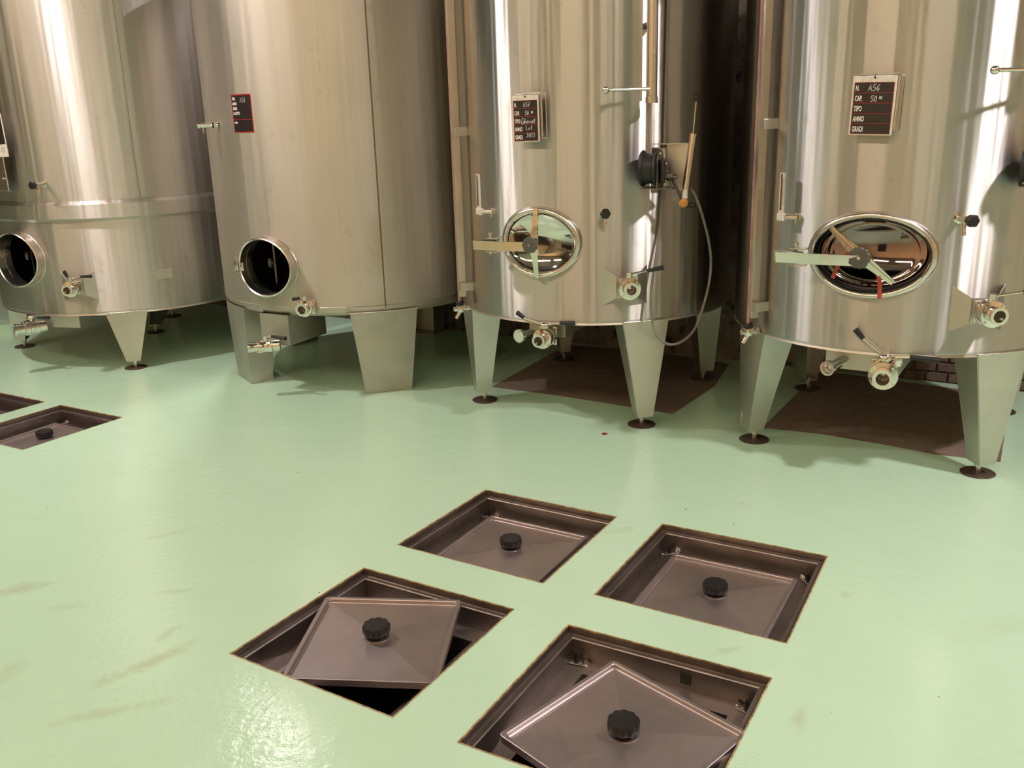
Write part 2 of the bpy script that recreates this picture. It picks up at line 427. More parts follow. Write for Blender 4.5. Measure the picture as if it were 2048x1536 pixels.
# lamps
for k, (u, n, pw) in enumerate(LAMPS):
    p = room(u, n, CEIL if k < 2 else 3.86)
    t = thing('ceiling_light', p, ['round ceiling lamp in front of the dull grey tank', 'round ceiling lamp to the right of the rightmost tank', 'small added hanging lamp above the gap between the two left tanks'][k], 'lamp', 'ceiling lamps of the cellar and one added lamp')
    sc = math.sqrt(pw); bm = NB(); lathe(bm, [(0, 0), (.05, 0), (.06, -.12), (.20*sc, -.30), (.22*sc, -.34), (.205*sc, -.34), (.19*sc, -.30), (0, -.28)], p, (0, 0, 1), seg=32); 
    if k == 2: rod(bm, p, V(p.x, p.y, CEIL), .006)
    obj('lamp_housing', bm, 'satin', t)
    bm = NB(); lathe(bm, [(0, -.315), (.18*math.sqrt(pw), -.315), (.18*math.sqrt(pw), -.325), (0, -.33)], p, (0, 0, 1), seg=32); obj('diffuser', bm, 'glow', t)

Mr = Matrix((UX, NX, V(0, 0, 1))).transposed().to_4x4()
for k in range(4):  # unseen tubes added for warm fill and tan reflections on the tanks
    Ml = Mr.copy(); Ml.translation = room((-5.2, -2.5, .3, 2.9)[k], 5.7, CEIL-.25)
    t = thing('fill_tube_light', Ml.translation, 'long added fill tube, unseen behind the camera, one of a straight run', 'lamp', 'added fill tubes behind the camera')
    bm = NB(); box(bm, (0, 0, .05), (1.9, .16, .06), Ml, .008)
    for sx in (-.8, .8): rod(bm, (sx, 0, .07), (sx, 0, .25), .008, Ml)
    obj('lamp_housing', bm, 'satin', t, 20)  # housing of the added fill tube
    bm = NB(); rod(bm, (-.9, 0, -.01), (.9, 0, -.01), .035, Ml, 12); obj('fill_tube', bm, 'fill_glow', t)

# ------------------------------------------------------------------ tanks
def tank_shell(i, root, mat, manhole, top=2.5, knuckle=.035, band=None):
    (cx, cy), R, zr = TK[i]
    cen = V(cx, cy, 0)
    # manhole: (frame, a, b) -> cut in the unrolled shell; the seam of the unrolled sheet is at the back
    Mf, a, b_ = manhole
    az = math.atan2(Mf.translation.y-cy, Mf.translation.x-cx); z0 = Mf.translation.z
    zb = zr+knuckle
    hole = [(a*math.cos(2*PI*k/64), z0+b_*math.sin(2*PI*k/64)) for k in range(64)]
    W = 2*PI*R; ncol = 192; nrow = 26
    xs = [-W/2+W*k/ncol for k in range(ncol+1)]; zs = [zb+(top-zb)*k/nrow for k in range(nrow+1)]
    outer = [(x, zb) for x in xs]+[(xs[-1], z) for z in zs[1:]]+[(x, top) for x in xs[::-1][1:]]+[(xs[0], z) for z in zs[::-1][1:-1]]
    extra = [(x, z) for x in xs[1:-1] for z in zs[1:-1]]
    vo, tris = cdt_grid(outer, [hole], extra)
    bm = NB()
    vs = []
    for p in vo:
        t = az+p[0]/R
        vs.append(bm.verts.new(cen+V(R*math.cos(t), R*math.sin(t), p[1])))
    for t in tris: face(bm, [vs[k] for k in t])
    # knuckle, bottom and top
    prof = [(R-knuckle*(1-math.sin(j*PI/12)), zb-knuckle*math.cos(j*PI/12)+0) for j in range(0, 7)]
    prof = [(0, zr-.02), (R-knuckle, zr)] + prof
    lathe(bm, prof, cen, (0, 0, 1), seg=192)
    lathe(bm, [(R, top), (R*.99, top+.03), (.25, top+.22), (0, top+.23)], cen, (0, 0, 1), seg=96)
    bmesh.ops.remove_doubles(bm, verts=bm.verts, dist=.0008)
    bmesh.ops.recalc_face_normals(bm, faces=bm.faces)
    o = obj('tank_shell', bm, mat, root, 0)
    me = o.data; me.shade_smooth()
    nn = []
    for v in me.vertices:
        r = math.hypot(v.co.x, v.co.y)
        if zb-.001 <= v.co.z <= top+.001 and r > R-.002: nn.append((v.co.x/r, v.co.y/r, 0))
        else: nn.append(tuple(v.normal))
    me.normals_split_custom_set_from_vertices(nn)
    return o
def leg(root, i, foot, wt, wb, dt, db, mat, plate_foot=False, zfoot=.062, tab=False, name='leg'):
    (cx, cy), R, zr = TK[i]; cen = V(cx, cy, 0)
    n = V(foot.x-cx, foot.y-cy, 0); rho = n.length; n.normalize(); t = V(-n.y, n.x, 0)
    zt = zr+.02; z0 = 0.004 if plate_foot else zfoot
    bm = NB(); K = 6; th = .004
    rb = rho+.055 if not plate_foot else rho
    def grid(f):                                          # f(s, h) -> point; sheet of thickness th
        g = [[f(s/K, h/8) for s in range(K+1)] for h in range(9)]
        A = [[bm.verts.new(p) for p in row] for row in g]
        for h in range(8):
            for s in range(K): face(bm, [A[h][s], A[h][s+1], A[h+1][s+1], A[h+1][s]])
    def outer(s, h):
        w_ = (wb+(wt-wb)*h)*(s*2-1)
        rt = math.sqrt(max((R+.002)**2-w_*w_, 0)); r_ = rb+(rt-rb)*h
        return cen+n*r_+t*w_+V(0, 0, z0+(zt-z0)*h)
    def side(sg):
        def f(s, h):
            p = outer((sg+1)/2, h); d = (db+(dt-db)*h)*s
            return p-n*d-t*sg*d*.10
        return f
    grid(outer); grid(side(1)); grid(side(-1))
    bmesh.ops.remove_doubles(bm, verts=bm.verts, dist=.0005)
    bmesh.ops.solidify(bm, geom=list(bm.faces), thickness=th)
    # bottom closing plate
    q = [outer(0, 0), outer(1, 0), side(1)(1, 0), side(-1)(1, 0)]
    plate(bm, q, .006)
    bmesh.ops.recalc_face_normals(bm, faces=bm.faces)
    lg = obj(name, bm, mat, root, 30)
    # bead of weld along the top of the outer face
    bm = NB(); tube(bm, [outer(s/10, 1)+n*.002 for s in range(11)], .0035, seg=6); obj('weld_bead', bm, 'weld', lg)
    if not plate_foot:
        c = V(foot.x, foot.y, 0)
        bm = NB(); rod(bm, c+V(0, 0, .006), c+V(0, 0, z0+.01), .0135, seg=14); lathe(bm, [(0, z0-.022), (.019, z0-.022), (.019, z0-.002), (0, z0-.002)], c, (0, 0, 1), seg=6)
        obj('foot_stem', bm, 'satin', lg)
        bm = NB(); lathe(bm, [(0, .0005), (.074, .0005), (.076, .004), (.070, .008), (.02, .010), (0, .010)], c, (0, 0, 1), seg=40); obj('foot_disc', bm, 'foot', lg)
    if tab:
        c = outer(0, .04)
        bm = NB(); e = outer(0, 0); 
        plate(bm, [e+V(0, 0, .005), e-t*.055+n*.0+V(0, 0, .018), e-t*.02+V(0, 0, .075), e+V(0, 0, .085)], .004)
        plate(bm, [e+V(0, 0, .005), e-t*.055+V(0, 0, .018), e-n*.05+V(0, 0, .005)], .004)
        obj('corner_tab', bm, 'satin', lg, 0)
    return lg
def ellipse_ring(bm, Mx, prof, a, b_, seg=72, R=None, mi=0):
    """prof = [(inset from the ellipse edge, outward distance)]; follows the shell when R is given"""
    rings = []
    for ins, yo in prof:
        ring = []
        for k in range(seg):
            t = 2*PI*k/seg; x = (a-ins)*math.cos(t); z = (b_-ins)*math.sin(t)
            y = -yo
            if R: y += R-math.sqrt(max(R*R-x*x, 0))
            ring.append(bm.verts.new(Mx @ V(x, y, z)))
        rings.append(ring)
    for A, B in zip(rings, rings[1:]):
        for k in range(seg): face(bm, [A[k], A[(k+1) % seg], B[(k+1) % seg], B[k]], mi)
def dome(bm, Mx, a, b_, y_edge, depth, seg=72, rings=14, prof=None):
    """an elliptical dished plate; depth>0 bulges outward"""
    rs = []
    for j in range(rings+1):
        s = j/rings; f = prof(s) if prof else (1-s*s)*depth
        if j == 0: rs.append([bm.verts.new(Mx @ V(0, -(y_edge+f), 0))]); continue
        rs.append([bm.verts.new(Mx @ V(a*s*math.cos(2*PI*k/seg), -(y_edge+f), b_*s*math.sin(2*PI*k/seg))) for k in range(seg)])
    for A, B in zip(rs, rs[1:]):
        for k in range(seg):
            if len(A) == 1: face(bm, [A[0], B[k], B[(k+1) % seg]])
            else: face(bm, [A[k], B[k], B[(k+1) % seg], A[(k+1) % seg]])
def knob_bm(bm, c, axis, r, h, Mx=I4, lobes=9):
    lathe(bm, [(0, 0), (r*.45, 0), (r*.45, h*.25), (r*.9, h*.28), (r, h*.4), (r, h*.85), (r*.9, h), (0, h)], c, axis, Mx, 72, lobes=lobes, lobe=.10)

ROOTS = {}
def mk_tank(i, label):
    (cx, cy), R, zr = TK[i]
    ROOTS[i] = thing('steel_tank', (cx, cy, 0), label, 'tank', 'stainless steel wine tanks in a row'); return ROOTS[i]
mk_tank(1, 'leftmost brushed steel tank with a raised band around its middle')
mk_tank(2, 'dull grey steel tank with a red-edged black sticker and wide box legs')
mk_tank(3, 'shiny steel tank with closed oval mirror hatch and a hand winch')
mk_tank(4, 'rightmost and nearest shiny steel tank, a red strap in its oval hatch')

# manhole data: frame, outer half-width, half-height
MH1 = (FR(1, 42, 518), .215, .187)
MH2 = (FR(2, 537, 533), .205, .178)
MH3 = (FR(3, 1079, 485), .222, .181)
MH4 = (FR(4, 1740, 511), .268, .187)
shell1 = tank_shell(1, ROOTS[1], 'shell_b', (MH1[0], MH1[1]-.012, MH1[2]-.012))
shell2 = tank_shell(2, ROOTS[2], 'shell_dull', (MH2[0], MH2[1]-.012, MH2[2]-.012), knuckle=.05)
shell3 = tank_shell(3, ROOTS[3], 'shell', (MH3[0], MH3[1]-.012, MH3[2]-.012))
shell4 = tank_shell(4, ROOTS[4], 'shell', (MH4[0], MH4[1]-.012, MH4[2]-.012))

# --- manholes of the two left tanks: a neck standing out, door swung inside
def neck(i, mh, arm):
    Mx, a, b_ = mh; R = TK[i][1]; root = ROOTS[i]
    bm = NB()
    ellipse_ring(bm, Mx, [(.012, -.05), (.012, .0), (.012, .055), (.006, .062), (0, .058), (0, 0)], a, b_, R=R)
    rim = obj('manhole_neck', bm, 'satin', root)
    bm = NB(); ellipse_ring(bm, Mx, [(-.006, .001), (-.003, .006), (0, .004)], a, b_, R=R); obj('weld_bead', bm, 'weld', rim)
    # inner door, turned aside inside the tank
    bm = NB(); Mi = Mx @ Matrix.Translation(V(-.05, .16, .0)) @ Matrix.Rotation(math.radians(-52), 4, 'Z')
    dome(bm, Mi, a*.9, b_*.9, 0, -.04); bmesh.ops.solidify(bm, geom=list(bm.faces), thickness=.004)
    dr = obj('manhole_door', bm, 'mirror', root)
    bm = NB(); box(bm, (0, -.03, 0), (.03, .012, b_*1.5), Mi, .003); obj('door_bar', bm, 'darksteel', dr)
    bm = NB(); knob_bm(bm, (0, -.04, 0), (0, -1, 0), .03, .03, Mi); obj('door_knob', bm, 'knobgrey', dr)
    # hinge bracket at the left rim
    bm = NB()
    box(bm, (-a-.012, -.045, 0), (.03, .004, .055), Mx, .001); box(bm, (-a+.012, -.035, -.005), (.05, .004, .05), Mx, .001)
    for s in (-1, 1): box(bm, (-a-.012, -.025, s*.036), (.04, .045, .004), Mx, .001)
    rod(bm, (-a-.018, -.03, -.05), (-a-.018, -.03, .055), .005, Mx)
    obj('hinge_bracket', bm, 'satin', root)
neck(1, MH1, 1); neck(2, MH2, 1)

def rim_ring(i, mh):
    Mx, a, b_ = mh; R = TK[i][1]
    bm = NB()
    ellipse_ring(bm, Mx, [(-.004, .000), (-.003, .010), (.002, .022), (.010, .030), (.020, .030), (.026, .022), (.030, .010), (.030, -.035)], a, b_, R=R)
    o = obj('manhole_rim', bm, 'satin', ROOTS[i], 60)
    bm = NB(); ellipse_ring(bm, Mx, [(.029, -.030), (.036, -.026), (.042, -.030), (.042, -.04)], a, b_, R=R); obj('gasket', bm, 'rubber', o)
    return o
# --- tank 3: closed mirror door, upright yoke, arm from the left
rim3 = rim_ring(3, MH3)
Mx, a, b_ = MH3
bm = NB(); dome(bm, Mx @ Matrix.Translation(V(0, .03, 0)), a-.034, b_-.034, 0, 0, prof=lambda s: .004 if s > .94 else -.050+.046*(s/.94)**2)
obj('manhole_door', bm, 'mirror', ROOTS[3], 60)
bm = NB()
for s in (-1, 1):
    pts = [(-.022, -.075, 0), (.022, -.075, 0), (.011, -.035, s*(b_-.004)), (-.011, -.035, s*(b_-.004))]
    if s < 0: pts = pts[::-1]
    plate(bm, pts, .014, Mx)
yk = obj('door_yoke', bm, 'arm', ROOTS[3], 20)
bm = NB(); knob_bm(bm, (-.008, -.082, 0), (0, -1, 0), .042, .03, Mx); obj('yoke_knob', bm, 'knobgrey', yk)
bm = NB(); rod(bm, (-.008, -.11, 0), (-.008, -.118, 0), .007, Mx); obj('knob_bolt', bm, 'chrome', yk)
def arm(i, Mx, a, x1, zoff, root, mat='arm', tw=0.0):
    bm = NB()
    xl = -a-.125
    pts = [(x1, -.078), (-a*.7, -.10), (-a-.02, -.095), (xl+.012, -.088), (xl, -.076), (xl+.008, -.066), (-a+.0, -.05)]
    th = .006; hz = .024
    for k in range(len(pts)-1):
        (x0, y0), (x2, y2) = pts[k], pts[k+1]
        plate(bm, [(x0, y0+tw, zoff-hz), (x2, y2+tw, zoff-hz), (x2, y2-tw, zoff+hz), (x0, y0-tw, zoff+hz)], th, Mx)
    o = obj('hinge_arm', bm, mat, root, 20)
    bm = NB(); box(bm, (-a-.02, -.045, zoff+.036), (.07, .06, .005), Mx, .001); box(bm, (-a-.02, -.045, zoff-.036), (.07, .06, .005), Mx, .001)
    rod(bm, (-a-.035, -.055, zoff-.05), (-a-.035, -.055, zoff+.055), .007, Mx)
    rod(bm, (-a-.035, -.055, zoff+.05), (-a-.035, -.055, zoff+.062), .011, Mx)
    obj('hinge_pin', bm, 'satin', o)
    return o
arm(3, Mx, a, .0, -.012, ROOTS[3])
# --- tank 4: door ajar inside the rim, slanted yoke, green-reflecting arm
rim4 = rim_ring(4, MH4)
Mx, a, b_ = MH4
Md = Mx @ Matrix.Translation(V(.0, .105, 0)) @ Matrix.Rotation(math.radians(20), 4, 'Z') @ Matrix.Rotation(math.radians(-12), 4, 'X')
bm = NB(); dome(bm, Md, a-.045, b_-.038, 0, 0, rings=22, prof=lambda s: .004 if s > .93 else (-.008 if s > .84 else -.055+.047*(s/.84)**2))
obj('manhole_door', bm, 'reflect_dark', ROOTS[4], 60)
bm = NB()
for s in (-1, 1):
    d = V(-.135, 0, .115)*1.0 if s > 0 else V(.135, 0, -.11)
    p = d.normalized(); q = V(p.z, 0, -p.x)
    c0 = V(-.03, -.045, 0); e = c0+d+V(0, .03, 0)
    plate(bm, [c0-q*.024, c0+q*.024, e+q*.011, e-q*.011], .014, Mx)
    plate(bm, [c0-q*.007+V(0, -.006, 0), c0+q*.007+V(0, -.006, 0), e+q*.004+V(0, -.006, 0), e-q*.004+V(0, -.006, 0)], .016, Mx)
yk = obj('door_yoke', bm, 'arm', ROOTS[4], 20)
bm = NB(); knob_bm(bm, (-.03, -.058, 0), (0, -1, 0), .047, .032, Mx, 11); obj('yoke_knob', bm, 'knobgrey', yk)
bm = NB(); rod(bm, (-.03, -.088, 0), (-.03, -.096, 0), .007, Mx); obj('knob_bolt', bm, 'chrome', yk)
arm(4, Mx, a, -.03, -.012, ROOTS[4], tw=.010)
st = thing('strap', Mx @ V(0, 0, 0), 'red rubber strap looped behind the knob of the right tank hatch', 'strap')
bm = NB()
def ribbon(bm, pts, w_, Mx):
    pts = [V(*p) for p in pts]
    out = []
    for k in range(len(pts)-1):
        p0 = pts[max(k-1, 0)]; p1 = pts[k]; p2 = pts[k+1]; p3 = pts[min(k+2, len(pts)-1)]
        for j in range(5):
            t = j/5; out.append(.5*((2*p1)+(-p0+p2)*t+(2*p0-5*p1+4*p2-p3)*t*t+(-p0+3*p1-3*p2+p3)*t**3))
    out.append(pts[-1]); pr = None
    for k, p in enumerate(out):
        d = (out[min(k+1, len(out)-1)]-out[max(k-1, 0)]).normalized(); s = d.cross(V(0, 1, 0)).normalized()*w_/2
        ring = [bm.verts.new(Mx @ (p+s+V(0, -.002, 0))), bm.verts.new(Mx @ (p-s+V(0, -.002, 0))), bm.verts.new(Mx @ (p-s+V(0, .002, 0))), bm.verts.new(Mx @ (p+s+V(0, .002, 0)))]
        if pr:
            for j in range(4): face(bm, [pr[j], pr[(j+1) % 4], ring[(j+1) % 4], ring[j]])
        else: face(bm, ring)
        pr = ring
    face(bm, pr[::-1])
ribbon(bm, [(.005, -.036, -.005), (.03, -.034, -.04), (.048, -.03, -.09), (.055, -.028, -.135), (.057, -.034, -.178)], .017, Mx)
ribbon(bm, [(-.045, -.036, .014), (-.08, -.034, .008), (-.11, -.03, -.02), (-.13, -.026, -.06), (-.145, -.02, -.105)], .017, Mx)
obj('strap_band', bm, 'strap', st, 40)

# --- legs
for px, py, k in ((970, 800, 0), (1283, 849, 1), (1405, 757, 2), (1128, 718, 3)):
    leg(ROOTS[3], 3, P(px, py), .128, .043, .18, .088, 'leg', tab=(k == 0))
for px, py, k in ((1508, 879, 0), (1955, 946, 1), (1616, 777, 3)):
    leg(ROOTS[4], 4, P(px, py), .128, .043, .18, .088, 'leg', tab=(k == 0))
f4 = [P(1508, 879), P(1955, 946), P(1616, 777)]
leg(ROOTS[4], 4, f4[1]+f4[2]-f4[0]+V(0, 0, 0), .128, .043, .18, .088, 'leg')
for px, py in ((50, 693), (272, 735), (312, 664)):
    leg(ROOTS[1], 1, P(px, py), .135, .045, .16, .08, 'leg')
c1 = V(*TK[1][0], 0); g = P(50, 693)-c1; leg(ROOTS[1], 1, c1+V(-g.y*-1, -g.x, 0)*1.0, .135, .045, .16, .08, 'leg')
c2 = V(*TK[2][0], 0)
leg(ROOTS[2], 2, P(779, 783), .205, .143, .25, .20, 'leg_dull', plate_foot=True)
leg(ROOTS[2], 2, c2+V(math.cos(math.radians(-147)), math.sin(math.radians(-147)), 0)*.895, .182, .136, .20, .15, 'leg_dull', plate_foot=True)
for az in (138, 66, -6):
    leg(ROOTS[2], 2, c2+V(math.cos(math.radians(az)), math.sin(math.radians(az)), 0)*.905, .182, .136, .20, .15, 'leg_dull', plate_foot=True)

# --- raised band, seams, plates
(cx, cy), R, zr = TK[1]
bm = NB(); lathe(bm, [(R, 1.176), (R+.006, 1.172), (R+.026, 1.148), (R+.026, 1.058), (R, 1.038)], (cx, cy, 0), (0, 0, 1), seg=192); obj('raised_band', bm, 'shell_b', ROOTS[1], 20)
bm = NB(); lathe(bm, [(R+.002, 1.176), (R+.008, 1.172), (R+.003, 1.166)], (cx, cy, 0), (0, 0, 1), seg=192)
obj('weld_bead', bm, 'weld', ROOTS[1])
def vseam(i, px, z0, z1, r, mat, name='weld_seam'):
    (cx, cy), R, zr = TK[i]; q = CY(i, px[0], px[1]); n = V(q.x-cx, q.y-cy, 0).normalized()
    bm = NB(); rod(bm, V(cx, cy, z0)+n*(R-r*.35), V(cx, cy, z1)+n*(R-r*.35), r, seg=8); obj(name, bm, mat, ROOTS[i])
vseam(2, (750, 300), .54, 2.5, .005, 'dirt'); vseam(2, (633, 60), 1.9, 2.5, .0022, 'weld')
vseam(1, (253, 200), 1.18, 2.5, .0016, 'dirt')
(cx, cy), R, zr = TK[2]
bm = NB(); lathe(bm, [(R-.001, zr+.062), (R+.003, zr+.058), (R-.001, zr+.054)], (cx, cy, 0), (0, 0, 1), seg=160); obj('weld_seam', bm, 'weld', ROOTS[2])
for i in (1, 3, 4):
    (cx, cy), R, zr = TK[i]
    bm = NB(); lathe(bm, [(R-.010, zr+.006), (R-.0, zr+.008), (R-.004, zr+.018)], (cx, cy, 0), (0, 0, 1), seg=160); obj('weld_seam', bm, 'leg', ROOTS[i])
Mx = FR(1, 328, 547)
bm = NB(); box(bm, (0, -.004, 0), (.115, .006, .07), Mx, .002)
dp = obj('data_plate', bm, 'leg', ROOTS[1], 0)
for sx in (-1, 1):
    for sz in (-1, 1): bm = NB(); rod(bm, (sx*.05, -.006, sz*.028), (sx*.05, -.009, sz*.028), .003, Mx); obj('rivet', bm, 'satin', dp)

# --- valves
def wings(Mx, w_=.055, wo=.115, h0=.055, h1=.10, out=.045):
    """folded pad: a square plate held off the shell by a left and a right wing"""
    bm = NB()
    plate(bm, [(-w_, -out, -h0), (w_, -out, -h0), (w_, -out, h0), (-w_, -out, h0)], .005, Mx)
    for s in (-1, 1):
        q = [(s*w_, -out, -h0), (s*wo, .008, -h1), (s*wo, .008, h1), (s*w_, -out, h0)]
        plate(bm, q if s < 0 else q[::-1], .004, Mx)
    return bm
def valve(root, Mx, r=.036, length=.085, base=.0, lever=None, pad='wings', hub=True, axis=(0, -1, 0), s=1.0, dome_cap=False, second=None, red=False, flange=1.55, square=True):
    """a flanged drain valve; axis in the local frame; lever = list of local points, the last stretch is the black grip"""
    x, y, ax = basis(axis)
    if pad == 'wings':
        bm = wings(Mx); base = .045; p = obj('valve_pad', bm, 'leg', root, 0)
    bm = NB(); o = V(0, 0, 0)+ax*base
    if square: 
        Mq = Mx @ Matrix((x, ax, -y)).transposed().to_4x4() if False else Mx
        box(bm, tuple(o+ax*.006), (.088*s, .012, .088*s), Mx, .003)
        for sx in (-1, 1):
            for sz in (-1, 1): rod(bm, (sx*.034*s, o.y-.010, sz*.034*s), (sx*.034*s, o.y-.019, sz*.034*s), .007*s, Mx, 8)
    Lh = length
    lathe(bm, [(0, .0), (r*1.15, .0), (r*1.15, Lh*.22), (r*flange, Lh*.24), (r*flange, Lh*.36), (r*1.2, Lh*.38), (r*1.2, Lh*.50), (r*flange, Lh*.52), (r*flange, Lh*.66),
               (r*.95, Lh*.68), (r*.95, Lh*.88), (r*1.05, Lh*.9), (r*1.05, Lh), (r*.70, Lh), (r*.66, Lh*.5), (0, Lh*.45)], o, ax, Mx, 40)
    for k in range(4):
        t = PI/4+k*PI/2; c = o+x*r*1.32*math.cos(t)+y*r*1.32*math.sin(t)
        rod(bm, c+ax*Lh*.62, c+ax*Lh*.72, .005*s, Mx, 8)
    hb = o+ax*Lh*.44
    if hub:
        rod(bm, hb, hb+V(0, 0, r*flange+.026*s), .016*s, Mx, 20)
        if dome_cap: lathe(bm, [(.026*s, 0), (.026*s, .008), (.024*s, .018), (.014*s, .028), (0, .032)], hb+V(0, 0, r*flange+.006), (0, 0, 1), Mx, 24)
    v = obj('valve', bm, 'chrome', root, 40)
    bm = NB(); lathe(bm, [(0, Lh*.5), (r*.62, Lh*.5), (r*.60, Lh*.52), (0, Lh*.53)], o, ax, Mx, 24); obj('valve_disc', bm, 'darksteel', v)
    for lv in (lever, second):
        if not lv: continue
        pts = [hb+V(0, 0, r*flange+.016*s)]+[hb+V(*q) for q in lv]
        bm = NB(); tube(bm, pts[:-1], .0055*s, Mx, smooth=False); obj('lever', bm, 'chrome', v)
        bm = NB(); rod(bm, pts[-2], pts[-1], .0085*s, Mx, 16, r2=.012*s); obj('grip', bm, 'black', v)
    return v
def at(i, px, py, off=0.0):
    """frame with its origin off the shell by 'off', under that pixel"""
    return frame_at(i, CY(i, px, py, off))
valve(ROOTS[3], FR(3, 1250, 571), lever=[(.09, -.0, .085), (.175, -.0, .098)], length=.095)
valve(ROOTS[4], FR(4, 1955, 617), lever=[(.13, .0, .085), (.22, .0, .09)], length=.125)
valve(ROOTS[1], FR(1, 158, 572), lever=[(.07, -.0, .080), (.145, .0, .08)], length=.13, second=[(-.015, 0, .08), (-.035, 0, .12)], r=.034)
# tank 2, upper small valve on a square flange
valve(ROOTS[2], FR(2, 618, 613), r=.036, length=.11, pad=None, flange=1.35, lever=[(-.03, 0, .06), (-.075, -.01, .055)])

# --- drain boxes and bottom valves
def drain_box(i, pxl, pxr, depth, back, name='drain_box', mat='leg'):
    (cx, cy), R, zr = TK[i]; c = V(cx, cy, 0)
    A = CY(i, *pxl, back); B = CY(i, *pxr, back)
    bm = NB(); tp = zr+.01
    a0 = V(A.x, A.y, tp); b0 = V(B.x, B.y, tp); mid = (a0+b0)/2; inn = (V(cx, cy, tp)-mid).normalized()*.35
    a1 = a0-V(0, 0, depth); b1 = b0-V(0, 0, depth)
    plate(bm, [a0, b0, b1, a1], .004); plate(bm, [a0, a1, a1+inn, a0+inn], .004); plate(bm, [b0, b0+inn, b1+inn, b1], .004); plate(bm, [a1, b1, b1+inn+V(0, 0, .03), a1+inn+V(0, 0, .03)], .004)
    return obj(name, bm, mat, ROOTS[i], 0)
drain_box(4, (1652, 720), (1800, 730), .115, -.12)
drain_box(3, (1060, 665), (1130, 668), .09, -.10)
drain_box(2, (522, 650), (577, 650), .19, .01, mat='leg_dull')
drain_box(1, (92, 650), (160, 650), .09, -.03)
v = valve(ROOTS[3], at(3, 1098, 670, -.06), r=.034, length=.15, pad=None, dome_cap=True, lever=[(.09, 0, .085), (.17, 0, .088)], second=[(-.115, -.0, .10), (-.155, -.0, .128)], s=1.1)
Mx = at(3, 1052, 668, -.05); bm = NB(); lathe(bm, [(0, -.08), (.02, -.08), (.02, .04), (.036, .042), (.036, .062), (0, .064)], (0, 0, 0), (-.12, -1, 0), Mx, 36); obj('capped_pipe', bm, 'chrome', ROOTS[3])
v = valve(ROOTS[4], at(4, 1768, 740, -.06), r=.040, length=.16, pad=None, dome_cap=True, lever=[(.10, 0, .085), (.22, 0, .078)], second=[(-.095, -.0, .155), (-.130, 0, .195)], s=1.2)
Mx = at(4, 1672, 728, -.06)
bm = NB(); lathe(bm, [(.024, -.08), (.024, .06), (.034, .062), (.034, .085), (.026, .085), (.024, .03), (0, .02)], (0, 0, 0), (-.10, -1, -.05), Mx, 36); obj('open_pipe', bm, 'chrome', ROOTS[4])
Mx = at(4, 1790, 722, -.05); bm = NB(); lathe(bm, [(0, .0), (.030, .0), (.034, .02), (.032, .05), (.018, .068), (0, .074)], (0, 0, -.02), (0, 0, 1), Mx, 30); obj('ball_housing', bm, 'chrome', ROOTS[4])
# tank 2: ball valve pointing left
v = valve(ROOTS[2], at(2, 560, 690, .03), r=.030, length=.19, pad=None, axis=(-.82, -.55, -.02), lever=[(.05, 0, .066), (.155, .0, .060)], square=False, flange=1.28)
# tank 1: bottom valve with clamps
v = valve(ROOTS[1], at(1, 92, 650, -.02), r=.038, length=.20, pad=None, axis=(-.55, -.83, -.02), square=False, dome_cap=True, flange=1.35, lever=[(.07, 0, .07), (.15, .02, .07)])

# --- sample taps
def tap(i, px, py, ext=.07, side=0.0):
    Mx = FR(i, px, py); bm = NB()
    lathe(bm, [(0, 0), (.022, 0), (.022, .008), (.014, .010), (.014, ext), (.018, ext+.002), (.018, ext+.014), (0, ext+.016)], (0, 0, 0), (0, -1, 0), Mx, 24)
    rod(bm, (0, -ext*.75, 0), (0, -ext*.8-.008, -.05), .011, Mx, 16, r2=.007)
    rod(bm, (0, -ext*.8-.008, -.05), (0, -ext*.8-.009, -.062), .009, Mx, 12)
    t = obj('sample_tap', bm, 'chrome', ROOTS[i])
    bm = NB(); lathe(bm, [(0, ext+.012), (.022, ext+.012), (.026, ext+.018), (.026, ext+.034), (.020, ext+.040), (0, ext+.040)], (0, 0, 0), (side, -1, 0), Mx, 48, lobes=6, lobe=.1); obj('tap_knob', bm, 'black', t)
tap(3, 1208, 424, .055); tap(4, 1917, 436, .085, .15); tap(1, 90, 368, .095, -.05)
# --- thermometer stub on tank 2
Mx = FR(2, 436, 250); bm = NB()
lathe(bm, [(0, 0), (.018, 0), (.018, .012), (.013, .014), (.013, .03), (.015, .03), (.015, .10), (.018, .102), (.018, .12), (0, .12)], (0, 0, 0), (-.35, -1, 0), Mx, 20)
rod(bm, (-.025, -.085, 0), (-.025, -.085, -.045), .004, Mx)
pb = obj('probe', bm, 'chrome', ROOTS[2])
bm = NB(); lathe(bm, [(.0145, .024), (.0165, .025), (.0165, .034), (.0145, .035)], (0, 0, 0), (-.35, -1, 0), Mx, 20); obj('seal_ring', bm, 'black', pb)

